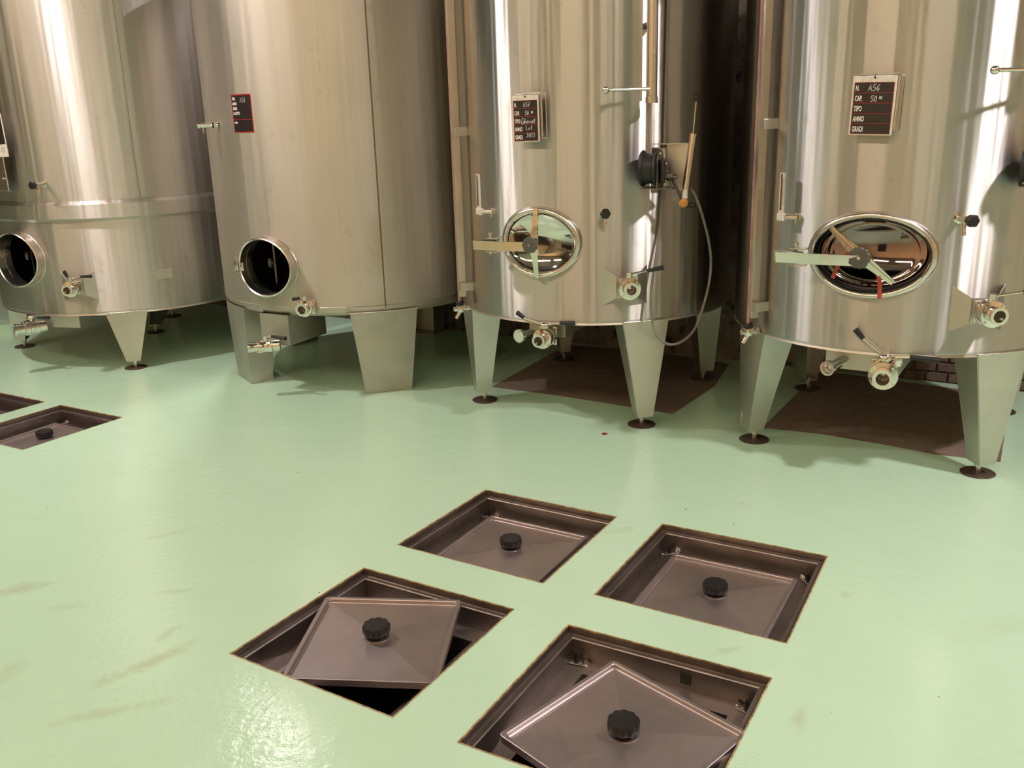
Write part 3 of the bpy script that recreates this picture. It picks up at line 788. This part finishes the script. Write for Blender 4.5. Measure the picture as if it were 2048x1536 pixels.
# --- level gauges of tanks 3 and 4
def gauge(i, top, bot, thermo, therm_b, brk, vpx):
    root = ROOTS[i]
    A = FR(i, *bot); n_out = -.055
    z0 = A.translation.z; Mx = A.copy(); Mx.translation.z = 0
    zt = 2.48
    bm = NB()
    box(bm, (.012, n_out, (z0+zt)/2), (.020, .028, zt-z0), Mx, .003)
    box(bm, (.026, n_out+.004, (z0+zt)/2), (.006, .040, zt-z0), Mx, .001)
    box(bm, (-.014, n_out+.012, (z0+zt)/2), (.030, .005, zt-z0), Mx, .001)
    gr = obj('gauge_rail', bm, 'alu', root, 20)
    bm = NB(); rod(bm, (-.012, n_out-.004, z0-.045), (-.012, n_out-.004, zt), .009, Mx, 16); obj('sight_tube', bm, 'copper', gr)
    for z in (z0+.06, z0+.9, z0+1.8): bm = NB(); box(bm, (.045, n_out+.02, z), (.04, .075, .045), Mx, .002); obj('rail_bracket', bm, 'leg', gr, 20)
    for z in (z0+.30, z0+.75): bm = NB(); rod(bm, (-.014, n_out+.01, z), (-.014, n_out-.012, z), .005, Mx); obj('rail_screw', bm, 'chrome', gr, 20)
    # cock at the lower end
    bm = NB()
    rod(bm, (-.012, .0, z0-.075), (-.012, -.095, z0-.075), .014, Mx, 20); lathe(bm, [(.018, 0), (.018, .018), (.014, .02)], (-.012, -.006, z0-.075), (0, -1, 0), Mx, 16)
    box(bm, (-.012, -.06, z0-.075), (.040, .036, .040), Mx, .006)
    rod(bm, (-.012, -.06, z0-.09), (-.012, -.085, z0-.13), .012, Mx, 14, r2=.009); rod(bm, (-.012, -.06, z0-.075), (-.055, -.062, z0-.075), .009, Mx)
    ck = obj('gauge_cock', bm, 'chrome', root)
    bm = NB(); lathe(bm, [(0, 0), (.020, .0), (.022, .006), (.022, .018), (.018, .024), (0, .024)], (-.012, -.058, z0-.054), (0, 0, 1), Mx, 36, lobes=6, lobe=.1); obj('cock_knob', bm, 'black', ck)
    # thermometer
    Mt = FR(i, *thermo, .05); zt0 = CY(i, *therm_b, .05).z; ztop = CY(i, *thermo, .05).z; Mt.translation.z = 0
    bm = NB(); box(bm, (0, -.055, (zt0+ztop)/2), (.024, .012, ztop-zt0), Mt, .002); box(bm, (.0, -.052, zt0-.012), (.036, .026, .036), Mt, .004)
    th = obj('thermometer', bm, 'white', root, 20)
    bm = NB(); box(bm, (.001, -.0625, (zt0+ztop)/2+.006), (.006, .003, (ztop-zt0)*.88), Mt)
    obj('scale_slot', bm, 'darksteel', th, 0)
    bm = NB()
    n_ = 26
    for k in range(n_):
        box(bm, (.0085, -.0618, zt0+.02+(ztop-zt0-.04)*k/n_), (.005 if k % 5 else .008, .0012, .0012), Mt)
    obj('scale_marks', bm, 'ink', th, 0)
    bm = NB(); rod(bm, (.018, -.045, zt0-.012), (.055, -.012, zt0-.012), .011, Mt); lathe(bm, [(0, 0), (.018, 0), (.018, .025), (0, .025)], (.05, .012, zt0-.012), (0, -1, 0), Mt, 20); rod(bm, (.05, -.012, zt0-.02), (.05, -.014, zt0-.045), .005, Mt)
    obj('thermometer_socket', bm, 'chrome', th)
gauge(3, None, (940, 590), (957, 348), (958, 418), None, None)
gauge(4, None, (1521, 632), (1568, 345), (1564, 428), None, None)

# --- winch gear, mast pipe and T handle
def winch(i, pole_px, th_px, w_px, crank=True, bracket=True):
    root = ROOTS[i]; Mp = FR(i, pole_px[0], pole_px[1], .09); zb = CY(i, *pole_px, .09).z; Mp.translation.z = 0
    bm = NB(); rod(bm, (0, -.09, zb), (0, -.09, 2.62), .026, Mp, 28); lathe(bm, [(.0, 0), (.030, 0), (.030, .028), (.026, .03)], (0, -.09, zb), (0, 0, 1), Mp, 28)
    for z in (zb+.35, zb+.70): box(bm, (0, -.045, z), (.03, .09, .03), Mp)
    mast = obj('mast_pipe', bm, 'satin', root)
    bm = NB()
    box(bm, (-.030, -.010, (zb+.01+2.5)/2), (.006, .05, 2.5-zb-.01), Mp, .001); box(bm, (.028, -.010, 1.9), (.010, .03, 1.2), Mp, .001); box(bm, (-.001, .004, (zb+2.5)/2), (.06, .006, 2.5-zb), Mp)
    obj('mast_channel', bm, 'leg', root, 0)
    zt = CY(i, *th_px, .12).z
    Lt = .24
    bm = NB(); rod(bm, (-.015, -.10, zt), (-Lt, -.115, zt), .0085, Mp, 16)
    lathe(bm, [(0, -.018), (.009, -.0156), (.0156, -.009), (.018, 0), (.0156, .009), (.009, .0156), (0, .018)], (-Lt, -.115, zt), (1, 0, 0), Mp, 20)
    obj('handle_bar', bm, 'chrome', root)
    # winch
    Mw = FR(i, w_px[0]-5, w_px[1], .06) @ Matrix.Scale(1.22 if crank else .95, 4); root_w = root
    bm = NB()
    lathe(bm, [(0, .0), (.068, .0), (.072, .006), (.068, .012), (.060, .016), (.058, .05), (.066, .056), (.068, .066), (0, .066)], (-.042, -.060, 0), (.80, -.60, 0), Mw, 40)
    dr = obj('winch_drum', bm, 'rubber', root)
    bm = NB()
    Mg = Mw @ Matrix.Translation(V(.022, -.095, .0)) @ Matrix.Rotation(math.radians(-37), 4, 'Z')
    pts = []
    for k in range(13): t = PI*k/12; pts.append((0, -.05*math.cos(t)*-1, .025+.05*math.sin(t)))
    pts = [(0, p[1], p[2]) for p in pts]+[(0, -.05, -.075), (0, .05, -.075)]
    plate(bm, [(p[0], p[1], p[2]) for p in pts], .005, Mg)
    plate(bm, [(-.07, -.045, -.077), (.06, -.045, -.077), (.06, .05, -.077), (-.07, .05, -.077)], .005, Mg)
    obj('winch_frame', bm, 'darksteel', dr, 20)
    bm = NB(); box(bm, (.016, -.0, -.01), (.022, .075, .095), Mg, .012); obj('gear_cover', bm, 'black', dr)
    bm = NB()
    for q in ((.028, -.02, .02), (.028, .005, -.015), (.028, -.022, -.048)): rod(bm, q, (q[0]+.004, q[1], q[2]), .005, Mg)
    rod(bm, (-.01, -.022, .058), (.009, -.022, .058), .007, Mg); obj('winch_bolt', bm, 'satin', dr)
    if crank:
        bm = NB(); rod(bm, (.02, 0, -.035), (.055, .0, -.035), .016, Mg, 6); rod(bm, (.055, 0, -.035), (.068, 0, -.035), .008, Mg)
        hub = Mg @ V(.05, 0, -.04); e1 = CY(i, w_px[0]+64, w_px[1]+74, .15)
        a_ = hub; plate(bm, [a_+V(0, 0, .011), e1+V(0, 0, .014), e1-V(0, 0, .014), a_-V(0, 0, .014)], .008)
        obj('crank_arm', bm, 'darksteel', dr)
        bm = NB(); e2 = CY(i, w_px[0]+84, w_px[1]+74, .19); rod(bm, e1, e2, .012, seg=16); obj('crank_grip', bm, 'black', dr)
    bm = NB(); top = Mp @ V(-.008, -.09, zb); q = Mw @ V(-.035, -.118, .05); tube(bm, [top, top.lerp(q, .5)+V(-.004, 0, 0), q], .0016, seg=6); obj('cable', bm, 'darksteel', dr)
    if bracket:
        bm = NB()
        box(bm, (.105, -.03, .0), (.125, .006, .150), Mw, .001)
        plate(bm, [(.075, -.04, .09), (.150, -.10, .09), (.145, -.10, -.05), (.118, -.075, -.105), (.075, -.04, -.04)], .004, Mw)
        plate(bm, [(.015, -.02, .092), (.16, -.02, .092), (.16, -.10, .092), (.06, -.06, .092)], .004, Mw)
        obj('winch_bracket', bm, 'leg', root, 0)
    return Mp, Mw
Mp3, Mw3 = winch(3, (1303, 206), (1215, 180), (1306, 336))
winch(4, (2090, 150), (2000, 140), (2064, 334), crank=False, bracket=False)
# hand pump in the bracket
def cyp(px, py, off): return CY(3, px, py, off)
b0 = cyp(1371, 378, .15); b1 = cyp(1386, 271, .15)
hp = thing('hand_pump', b0, 'steel hand pump with black ball knob clipped upright beside the winch', 'pump')
bm = NB(); rod(bm, b0, b1, .0165, seg=24); rod(bm, b1, b1+(b1-b0).normalized()*.008, .019, seg=24); mid = b0.lerp(b1, .55); rod(bm, mid, mid+(b1-b0).normalized()*.004, .0175, seg=24); obj('barrel', bm, 'chrome', hp)
d = (b1-b0).normalized(); k1 = cyp(1393, 196, .15)
bm = NB(); rod(bm, b1, k1, .0042, seg=10); obj('piston_rod', bm, 'satin', hp)
bm = NB(); lathe(bm, [(0, -.018), (.012, -.014), (.017, -.004), (.017, .008), (.010, .018), (0, .020)], k1, k1-b1, seg=20); obj('pump_knob', bm, 'black', hp)
bm = NB(); rod(bm, b0-d*.045, b0, .018, seg=20, r2=.0125); obj('pump_cap', bm, 'white', hp)
bm = NB(); c = b0-d*.068; lathe(bm, [(0, 0), (.020, 0), (.022, .004), (.022, .014), (0, .016)], c, (-.2, -1, .1), seg=24); obj('pressure_dial', bm, 'brass', hp)
bm = NB(); rod(bm, c+V(-.01, .012, .0), b0-d*.03, .014, seg=12); obj('pump_elbow', bm, 'darksteel', hp)
# hose
mt, nt, b = new_mat('clear_hose'); b.inputs['Base Color'].default_value = (.36, .34, .30, 1); b.inputs['Roughness'].default_value = .22
b.inputs['Transmission Weight'].default_value = .45; b.inputs['IOR'].default_value = 1.3; M['hose'] = mt
hpx = [(1383, 378, .14), (1391, 392, .14), (1405, 432, .13), (1417, 480, .11), (1422, 525, .10), (1417, 572, .09), (1404, 620, .09), (1388, 660, .10), (1362, 684, .12), (1335, 688, .12), (1312, 668, .10), (1303, 630, .06), (1303, 580, .04), (1311, 520, .03), (1320, 460, .02), (1326, 400, .02), (1328, 340, .015), (1331, 200, .012), (1335, 60, .012), (1340, -120, .012)]
pts = [cyp(*q) for q in hpx]
hs = thing('hose', pts[0], 'clear plastic hose looping from the hand pump down past the leg', 'hose')
bm = NB(); tube(bm, pts, .0068, seg=12); obj('hose_tube', bm, 'hose', hs)

# ------------------------------------------------------------------ lettering
def text_bm(s, size, xs=.62, bold=.0):
    cu = bpy.data.curves.new('t', 'FONT'); cu.body = s; cu.size = size; cu.offset = bold; cu.resolution_u = 3
    o = bpy.data.objects.new('t', cu); col.objects.link(o)
    dg = bpy.context.evaluated_depsgraph_get(); me = bpy.data.meshes.new_from_object(o.evaluated_get(dg))
    bm = bmesh.new(); bm.from_mesh(me); bpy.data.objects.remove(o); bpy.data.curves.remove(cu); bpy.data.meshes.remove(me)
    bm.transform(Matrix.Diagonal((xs, 1, 1, 1))); return bm
def put_text(dst, s, x, z, size, y, Mx, xs=.62, bold=.0):
    t = text_bm(s, size, xs, bold); mp = {}
    for v in t.verts: mp[v] = dst.verts.new(Mx @ V(x+v.co.x, y, z+v.co.y))
    for f in t.faces: face(dst, [mp[v] for v in f.verts])
    t.free()
GL = {'A': [[(0, 0), (.35, 1), (.7, 0)], [(.12, .4), (.62, .42)]], '5': [[(.7, 1), (.15, 1), (.1, .55), (.5, .6), (.65, .3), (.4, 0), (.05, .08)]],
      '7': [[(.0, 1), (.6, 1), (.3, 0)], [(.1, .5), (.6, .52)]], '6': [[(.6, 1), (.15, .6), (.08, .2), (.35, 0), (.6, .2), (.45, .45), (.12, .35)]],
      '8': [[(.35, .5), (.1, .75), (.35, 1), (.6, .75), (.35, .5), (.05, .22), (.35, 0), (.62, .22), (.35, .5)]],
      '0': [[(.35, 1), (.05, .6), (.1, .1), (.4, 0), (.62, .4), (.35, 1)]], '2': [[(.05, .8), (.3, 1), (.58, .75), (.05, 0), (.62, .02)]],
      '3': [[(.05, .95), (.5, .95), (.3, .55), (.6, .3), (.3, 0), (.03, .1)]], 'H': [[(.05, 0), (.08, 1)], [(.55, 0), (.6, 1)], [(.06, .5), (.58, .52)]],
      'L': [[(.1, 1), (.05, 0), (.6, .03)]], 'C': [[(.8, 1.0), (.3, 1.05), (0, .5), (.25, -.1), (.8, 0)]], 'a': [[(.5, .5), (.15, .5), (.05, .1), (.4, .05), (.52, .5), (.6, 0)]],
      'b': [[(.1, 1), (.05, 0), (.45, .05), (.5, .45), (.1, .4)]], 'e': [[(.05, .28), (.5, .3), (.35, .55), (.05, .35), (.15, .02), (.55, .08)]],
      'r': [[(.05, .5), (.08, 0), (.1, .35), (.4, .5)]], 'n': [[(.05, .5), (.06, 0), (.1, .35), (.4, .5), (.5, 0)]], 't': [[(.25, .95), (.2, .1), (.5, .02)], [(0, .58), (.6, .64)]],
      'o': [[(.3, .5), (.05, .3), (.2, 0), (.5, .2), (.3, .5)]], 'l': [[(.1, 1), (.06, .1), (.3, .02)]], ' ': []}
def hand(dst, s, x, z, h, y, Mx, r=.0014, adv=.62, slant=.12):
    for ch in s:
        if ch.islower() and len(s) > 4: x -= h*.20
        for st in GL[ch]:
            pts = [V(x+(p[0]+slant*p[1])*h*.72, y, z+p[1]*h) for p in st]
            tube(dst, pts, r, Mx, seg=5, smooth=False)
        x += h*adv
def board(i, px, py, w_, h_, off, roll, label, rows, hand_rows, name='tank_sign'):
    Mx = at(i, px, py, off) @ Matrix.Rotation(roll, 4, 'Y')
    t = thing(name, Mx.translation, label, 'sign', 'number boards hung on the tanks')
    bm = NB(); box(bm, (0, 0, 0), (w_, .006, h_), Mx, .0028)
    pl = obj('board', bm, 'white', t, 20)
    bm = NB(); zt = h_/2-h_*.11; zb_ = -h_/2+h_*.025; box(bm, (0, -.0034, (zt+zb_)/2), (w_*.90, .0012, zt-zb_), Mx, .0)
    obj('black_field', bm, 'ink', pl, 0)
    bm = NB(); n_ = len(rows); rh = (zt-zb_)/n_
    for k in range(1, n_): box(bm, (0, -.0043, zt-rh*k), (w_*.90, .0006, .0013), Mx)
    for z in (zt, zb_): box(bm, (0, -.0043, z), (w_*.90, .0006, .0012), Mx)
    for s in (-1, 1): box(bm, (s*w_*.45, -.0043, (zt+zb_)/2), (.0014, .0006, zt-zb_), Mx)
    obj('red_line', bm, 'red', pl, 0)
    bm = NB()
    for k, s in enumerate(rows): put_text(bm, s, -w_*.42, zt-rh*(k+.78), rh*.72, -.0046, Mx, .50, .0008)
    obj('lettering', bm, 'paper', pl, 0)
    bm = NB()
    for s, x, z, hh in hand_rows: hand(bm, s, x*w_, zt-rh*z, rh*hh, -.005, Mx)
    obj('handwriting', bm, 'chalk', pl, 0)
    bm = NB(); lathe(bm, [(0, .0), (.0042, .0), (.0042, .001), (0, .001)], (0, -.0031, h_/2-.008), (0, -1, 0), Mx, 12); tube(bm, [(0, -.004, h_/2-.008), (0, -.008, h_/2+.002), (0, .012, h_/2+.008)], .0012, Mx, 6); obj('hook', bm, 'black', t)
    # holder frame on the tank
    bm = NB(); xr = w_*.5+.012
    for (p, q) in (((xr, .0, h_/2+.006), (xr, .0, -h_/2+.012)), ((xr+.012, .03, h_/2+.006), (xr+.012, .03, -h_/2+.012)), ((xr+.012, .03, h_/2), (xr, .0, h_/2)), ((xr+.012, .03, -h_/2+.016), (xr, .0, -h_/2+.016)), ((-w_*.42, .010, h_/2+.004), (xr, .004, h_/2+.008))):
        rod(bm, p, q, .003, Mx, 8)
    for z in (h_/2-.01, -h_/2+.03): rod(bm, (xr+.012, .03, z), (xr+.006, off+.01, z), .0025, Mx, 8)
    plate(bm, [(-w_*.42, .014, h_/2-.004), (xr, .014, h_/2-.004), (xr, .014, -h_/2+.02), (-w_*.42, .014, -h_/2+.02)], .002, Mx)
    obj('sign_holder', bm, 'satin', ROOTS[i], 20)
    return t
RW = ['N.', 'CAP.', 'TIPO', 'ANNO', 'GRADI']
board(3, 1052, 237.5, .146, .222, .045, math.radians(-1.0), 'black and white board marked A57 hanging on the third tank', RW,
      [('A57', -.08, .80, .55), ('50', -.02, 1.80, .5), ('HL', .22, 1.62, .28), ('Cabernet', -.18, 2.85, .62), ('Lot', .0, 3.65, .55), ('2023', .02, 4.55, .50)])
board(4, 1745, 211.5, .172, .234, .045, math.radians(1.5), 'black and white board marked A56 hanging on the rightmost tank', RW,
      [('A56', -.13, .82, .62), ('50', -.06, 1.85, .55), ('HL', .14, 1.62, .30)])
# sign at the left frame edge
Mx = at(1, -8, 272, .05) @ Matrix.Rotation(math.radians(-2), 4, 'Y')
t = thing('tank_sign', Mx.translation, 'black board with white foot cut by the left frame edge', 'sign', 'number boards hung on the tanks')
bm = NB(); box(bm, (0, 0, 0), (.17, .005, .27), Mx, .0024); pl = obj('board', bm, 'white', t, 20)
bm = NB(); box(bm, (0, -.003, .035), (.155, .0012, .18), Mx); obj('black_field', bm, 'ink', pl, 0)
bm = NB()
for s in (-1, 1):
    tube(bm, [(.045, -.0032, -.09+s*.016), (.062, -.0032, -.09), (.045, -.0032, -.09)][:2], .0009, Mx, 5, smooth=False); tube(bm, [(.045, -.0032, -.09+s*.016), (.028, -.0032, -.09)], .0009, Mx, 5, smooth=False)
obj('diamond_mark', bm, 'ink', pl, 0)
Mx = at(1, -6, 345, .04)
bm = NB(); box(bm, (0, 0, 0), (.19, .004, .23), Mx, .001); rod(bm, (.098, -.004, .12), (.098, -.004, -.12), .004, Mx, 8); rod(bm, (-.09, -.004, -.118), (.13, -.004, -.118), .003, Mx, 8); rod(bm, (.06, -.003, -.04), (.06, -.012, -.04), .006, Mx, 10)
obj('sign_holder', bm, 'satin', ROOTS[1], 20)
# sticker on tank 2
Mx = FR(2, 484, 227) @ Matrix.Rotation(math.radians(0.0), 4, 'Y'); Rr = TK[2][1]
def bent(bm, x0, x1, z0, z1, o):
    n_ = 6; g = []
    for k in range(n_+1):
        x = x0+(x1-x0)*k/n_; yy = Rr-math.sqrt(Rr*Rr-x*x)-o; g.append((bm.verts.new(Mx @ V(x, yy, z0)), bm.verts.new(Mx @ V(x, yy, z1))))
    for A, B in zip(g, g[1:]): face(bm, [A[0], B[0], B[1], A[1]])
bm = NB(); bent(bm, -.083, .083, -.108, .108, .0012); sk = obj('sticker', bm, 'red', ROOTS[2], 0); sk['label'] = 'black sticker with red border'
bm = NB(); bent(bm, -.078, .078, -.032, .102, .002); bent(bm, -.078, .078, -.102, -.036, .002); obj('black_field', bm, 'ink', sk, 0)
bm = NB()
for k, s in enumerate(['TIPO', 'ANNO', 'GRADI', 'N. LOTTO']): put_text(bm, s, -.072, .075-.027*k, .022, -.001, Mx, .55, .0012)
put_text(bm, 'NOTE', -.070, -.056, .014, -.001, Mx, .7, .0008)
bm.transform(Mx.inverted())
for v in bm.verts: v.co.y = Rr-math.sqrt(Rr*Rr-v.co.x**2)-.0028
bm.transform(Mx); obj('lettering', bm, 'paper', sk, 0)
bm = NB(); hand(bm, 'A58', -.005, .062, .026, -.003, Mx, .0010); obj('handwriting', bm, 'chalk', sk, 0)

# ------------------------------------------------------------------ floor hatches
LEDZ, PLZ = -.026, -.100
HN = ['back left hatch of the four near ones, its lid lying level inside', 'back right hatch of the four near ones, lid level inside',
      'front left hatch of the four near ones, dark pit around skewed lid', 'nearest hatch at the bottom frame edge with clamps around a skewed lid',
      'hatch at the left frame edge below the leftmost tank', 'hatch cut by the left frame edge, behind its neighbour']
HATCH = []
def quad_inset(Q, d, z):
    c = sum(Q, V(0, 0, 0))/4; out = []
    for k in range(4):
        e1 = (Q[(k+1) % 4]-Q[k]).normalized(); e2 = (Q[k-1]-Q[k]).normalized()
        out.append(Q[k]+(e1+e2)*d+V(0, 0, z))
    return out
def strip(bm, A, B):
    a = [bm.verts.new(p) for p in A]; b = [bm.verts.new(p) for p in B]
    for k in range(4): face(bm, [a[k], b[k], b[(k+1) % 4], a[(k+1) % 4]])
def clamp(fr, p, ang, open_=False):
    Mc = Matrix.Translation(p) @ Matrix.Rotation(ang, 4, 'Z')
    bm = NB()
    tube(bm, [(-.036, 0, .004), (-.022, 0, -.001+.004), (0, 0, .004), (.022, 0, .003), (.036, 0, .010)], .004, Mc)
    box(bm, (0, 0, .005), (.060, .024, .004), Mc, .0015)
    rod(bm, (.03, 0, .004), (.036, 0, .012), .011, Mc)
    c = obj('clamp', bm, 'satin', fr)
    bm = NB(); rod(bm, (0, 0, .002), (0, 0, .030), .0085, Mc, 14, r2=.0075); rod(bm, (0, 0, .03), (0, 0, .040), .004, Mc, 8)
    plate(bm, [(-.026, 0, .034), (-.022, 0, .040), (0, 0, .028), (.022, 0, .040), (.026, 0, .034), (0, 0, .018)], .003, Mc @ Matrix.Rotation(.5, 4, 'Z'))
    obj('wing_nut', bm, 'black', c)
for k, Q in enumerate(QUADS):
    c = sum(Q, V(0, 0, 0))/4; e = (Q[1]-Q[0]); yaw = math.atan2(e.y, e.x)
    t = thing('floor_hatch', c, 'square '+HN[k], 'hatch', 'square hatches sunk in the green floor')
    bm = NB()
    lo = quad_inset(Q, .002, 0)
    strip(bm, [p+V(0, 0, -.0035) for p in lo], [p+V(0, 0, LEDZ) for p in lo])
    strip(bm, [p+V(0, 0, LEDZ) for p in lo], quad_inset(Q, .010, LEDZ-.002)); strip(bm, quad_inset(Q, .010, LEDZ-.002), quad_inset(Q, .012, LEDZ+.002)); strip(bm, quad_inset(Q, .012, LEDZ+.002), quad_inset(Q, .026, LEDZ+.002)); strip(bm, quad_inset(Q, .026, LEDZ+.002), quad_inset(Q, .029, LEDZ-.001))
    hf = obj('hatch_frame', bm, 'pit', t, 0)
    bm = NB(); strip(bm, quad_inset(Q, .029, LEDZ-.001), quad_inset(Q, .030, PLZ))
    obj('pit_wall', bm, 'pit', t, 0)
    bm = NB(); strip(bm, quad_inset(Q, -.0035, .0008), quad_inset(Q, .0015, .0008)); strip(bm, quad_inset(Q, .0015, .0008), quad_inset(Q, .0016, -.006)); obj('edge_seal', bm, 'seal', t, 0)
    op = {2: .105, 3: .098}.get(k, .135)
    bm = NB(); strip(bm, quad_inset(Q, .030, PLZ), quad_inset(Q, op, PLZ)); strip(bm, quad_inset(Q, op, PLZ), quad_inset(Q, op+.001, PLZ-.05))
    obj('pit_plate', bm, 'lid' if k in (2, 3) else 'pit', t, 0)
    bm = NB(); strip(bm, quad_inset(Q, op+.001, PLZ-.05), quad_inset(Q, op-.02, -1.1)); face(bm, [bm.verts.new(p) for p in quad_inset(Q, op-.02, -1.1)])
    obj('sump', bm, 'void', t, 0)
    if k == 3:
        e = (Q[1]-Q[0]).normalized(); vv = (Q[3]-Q[0]).normalized(); q = Q[0]+e*.42+vv*.0305+V(0, 0, -.062)
        bm = NB(); Mq = Matrix((e, vv, V(0, 0, 1))).transposed().to_4x4(); Mq.translation = q; box(bm, (0, .001, 0), (.035, .003, .035), Mq, .001); obj('drain_slot', bm, 'void', t, 0)
    for j, q in enumerate(quad_inset(Q, .055, PLZ)):
        if k == 2:
            bm = NB(); rod(bm, q, q+V(0, 0, .014), .006, seg=10); rod(bm, q, q+V(0, 0, .004), .011, seg=6); obj('stud', bm, 'satin', t); continue
        a_ = yaw+(PI/4 if j % 2 else -PI/4)+(PI/2)
        if k == 3: a_ = yaw+(.15, -.35, .6, .1)[j]
        clamp(t, q, a_)
    HATCH.append((t, c, yaw))
LS = .497
def lid(center, yaw, label, tilt=(0, 0), size=LS, lift=0.0):
    Mx = Matrix.Translation(center) @ Matrix.Rotation(tilt[0], 4, 'X') @ Matrix.Rotation(tilt[1], 4, 'Y') @ Matrix.Rotation(yaw, 4, 'Z')
    t = thing('hatch_lid', center, label, 'lid', 'square steel lids of the floor hatches')
    h = size/2; bm = NB()
    def sq(r, z):
        q = []; cr = .014 if r > h-.012 else .006
        for sx, sy in ((1, 1), (-1, 1), (-1, -1), (1, -1)):
            a0 = {(1, 1): 0, (-1, 1): 90, (-1, -1): 180, (1, -1): 270}[(sx, sy)]
            for j in range(4):
                an = math.radians(a0+j*30); q.append(Mx @ V(sx*(r-cr)+cr*math.cos(an), sy*(r-cr)+cr*math.sin(an), z))
        return q
    prof = [(h-.003, -.024), (h-.003, -.004), (h-.0025, -.001), (h-.005, 0), (h-.016, 0), (h-.018, -.002), (h-.019, -.013), (h-.022, -.015), (h-.026, -.0145)]
    rings = [[bm.verts.new(p) for p in sq(r, z)] for r, z in prof]
    for A, B in zip(rings, rings[1:]):
        for k in range(16): face(bm, [A[k], A[(k+1) % 16], B[(k+1) % 16], B[k]])
    ap = bm.verts.new(Mx @ V(0, 0, .003))
    last = rings[-1]                                     # four flat faces rising to the centre: a low pyramid
    cs = [last[1], last[5], last[9], last[13]]
    for k in range(4):
        seg = []
        j0 = 1+4*k
        for j in range(5): seg.append(last[(j0+j) % 16])
        face(bm, seg+[ap])
    under = [bm.verts.new(p) for p in sq(h-.006, -.024)]; face(bm, under[::-1])
    for k in range(16): face(bm, [rings[0][k], rings[0][(k+1) % 16], under[(k+1) % 16], under[k]])
    tr = obj('lid_tray', bm, 'lid', t, 1.2)
    bm = NB(); rod(bm, (0, 0, -.006), (0, 0, .012), .014, Mx, 16); lathe(bm, [(0, 0), (.045, 0), (.046, .003), (.0, .0035)], (0, 0, .0005), (0, 0, 1), Mx, 32); obj('knob_seat', bm, 'lid', t)
    bm = NB(); lathe(bm, [(0, .006), (.030, .006), (.043, .010), (.046, .015), (.046, .036), (.043, .041), (.0, .043)], (0, 0, .004), (0, 0, 1), Mx, 88, lobes=10, lobe=.09); obj('knob', bm, 'black', t, 50)
    return t
for k in (0, 1, 4, 5):
    _, c, yaw = HATCH[k]
    Q = QUADS[k]; s = min(LS, (Q[1]-Q[0]).length-.155, (Q[3]-Q[0]).length-.15)
    lid(c+V(0, 0, PLZ+.026), yaw, ['lid closed inside the back left hatch of the four near ones', 'lid closed inside the back right hatch of the four near ones', '', '',
        'lid with black knob inside the hatch at the left frame edge', 'lid in the hatch cut by the left frame edge'][k], size=s)
lid(P(754, 1272, -.002), math.radians(-6), 'lid lying skewed across the front left open hatch', (math.radians(.6), math.radians(.0)), .497)
lid(P(1247, 1466, -.008), math.radians(-47), 'nearest lid, turned askew in the hatch at the bottom frame edge', (math.radians(1.2), 0), .497)
# small red cap in the floor
c = P(1209, 868); t = thing('floor_plug', c, 'small dark red plug set in the green floor before the third tank', 'plug')
bm = NB(); lathe(bm, [(0, .0004), (.017, .0004), (.017, .002), (.012, .003), (.010, .0012), (0, .0012)], c, (0, 0, 1), seg=20); obj('plug_ring', bm, 'strap', t)
bm = NB(); lathe(bm, [(0, .0014), (.009, .0014), (0, .0018)], c+V(-.004, 0, 0), (0, 0, 1), seg=16); obj('plug_core', bm, 'void', t)
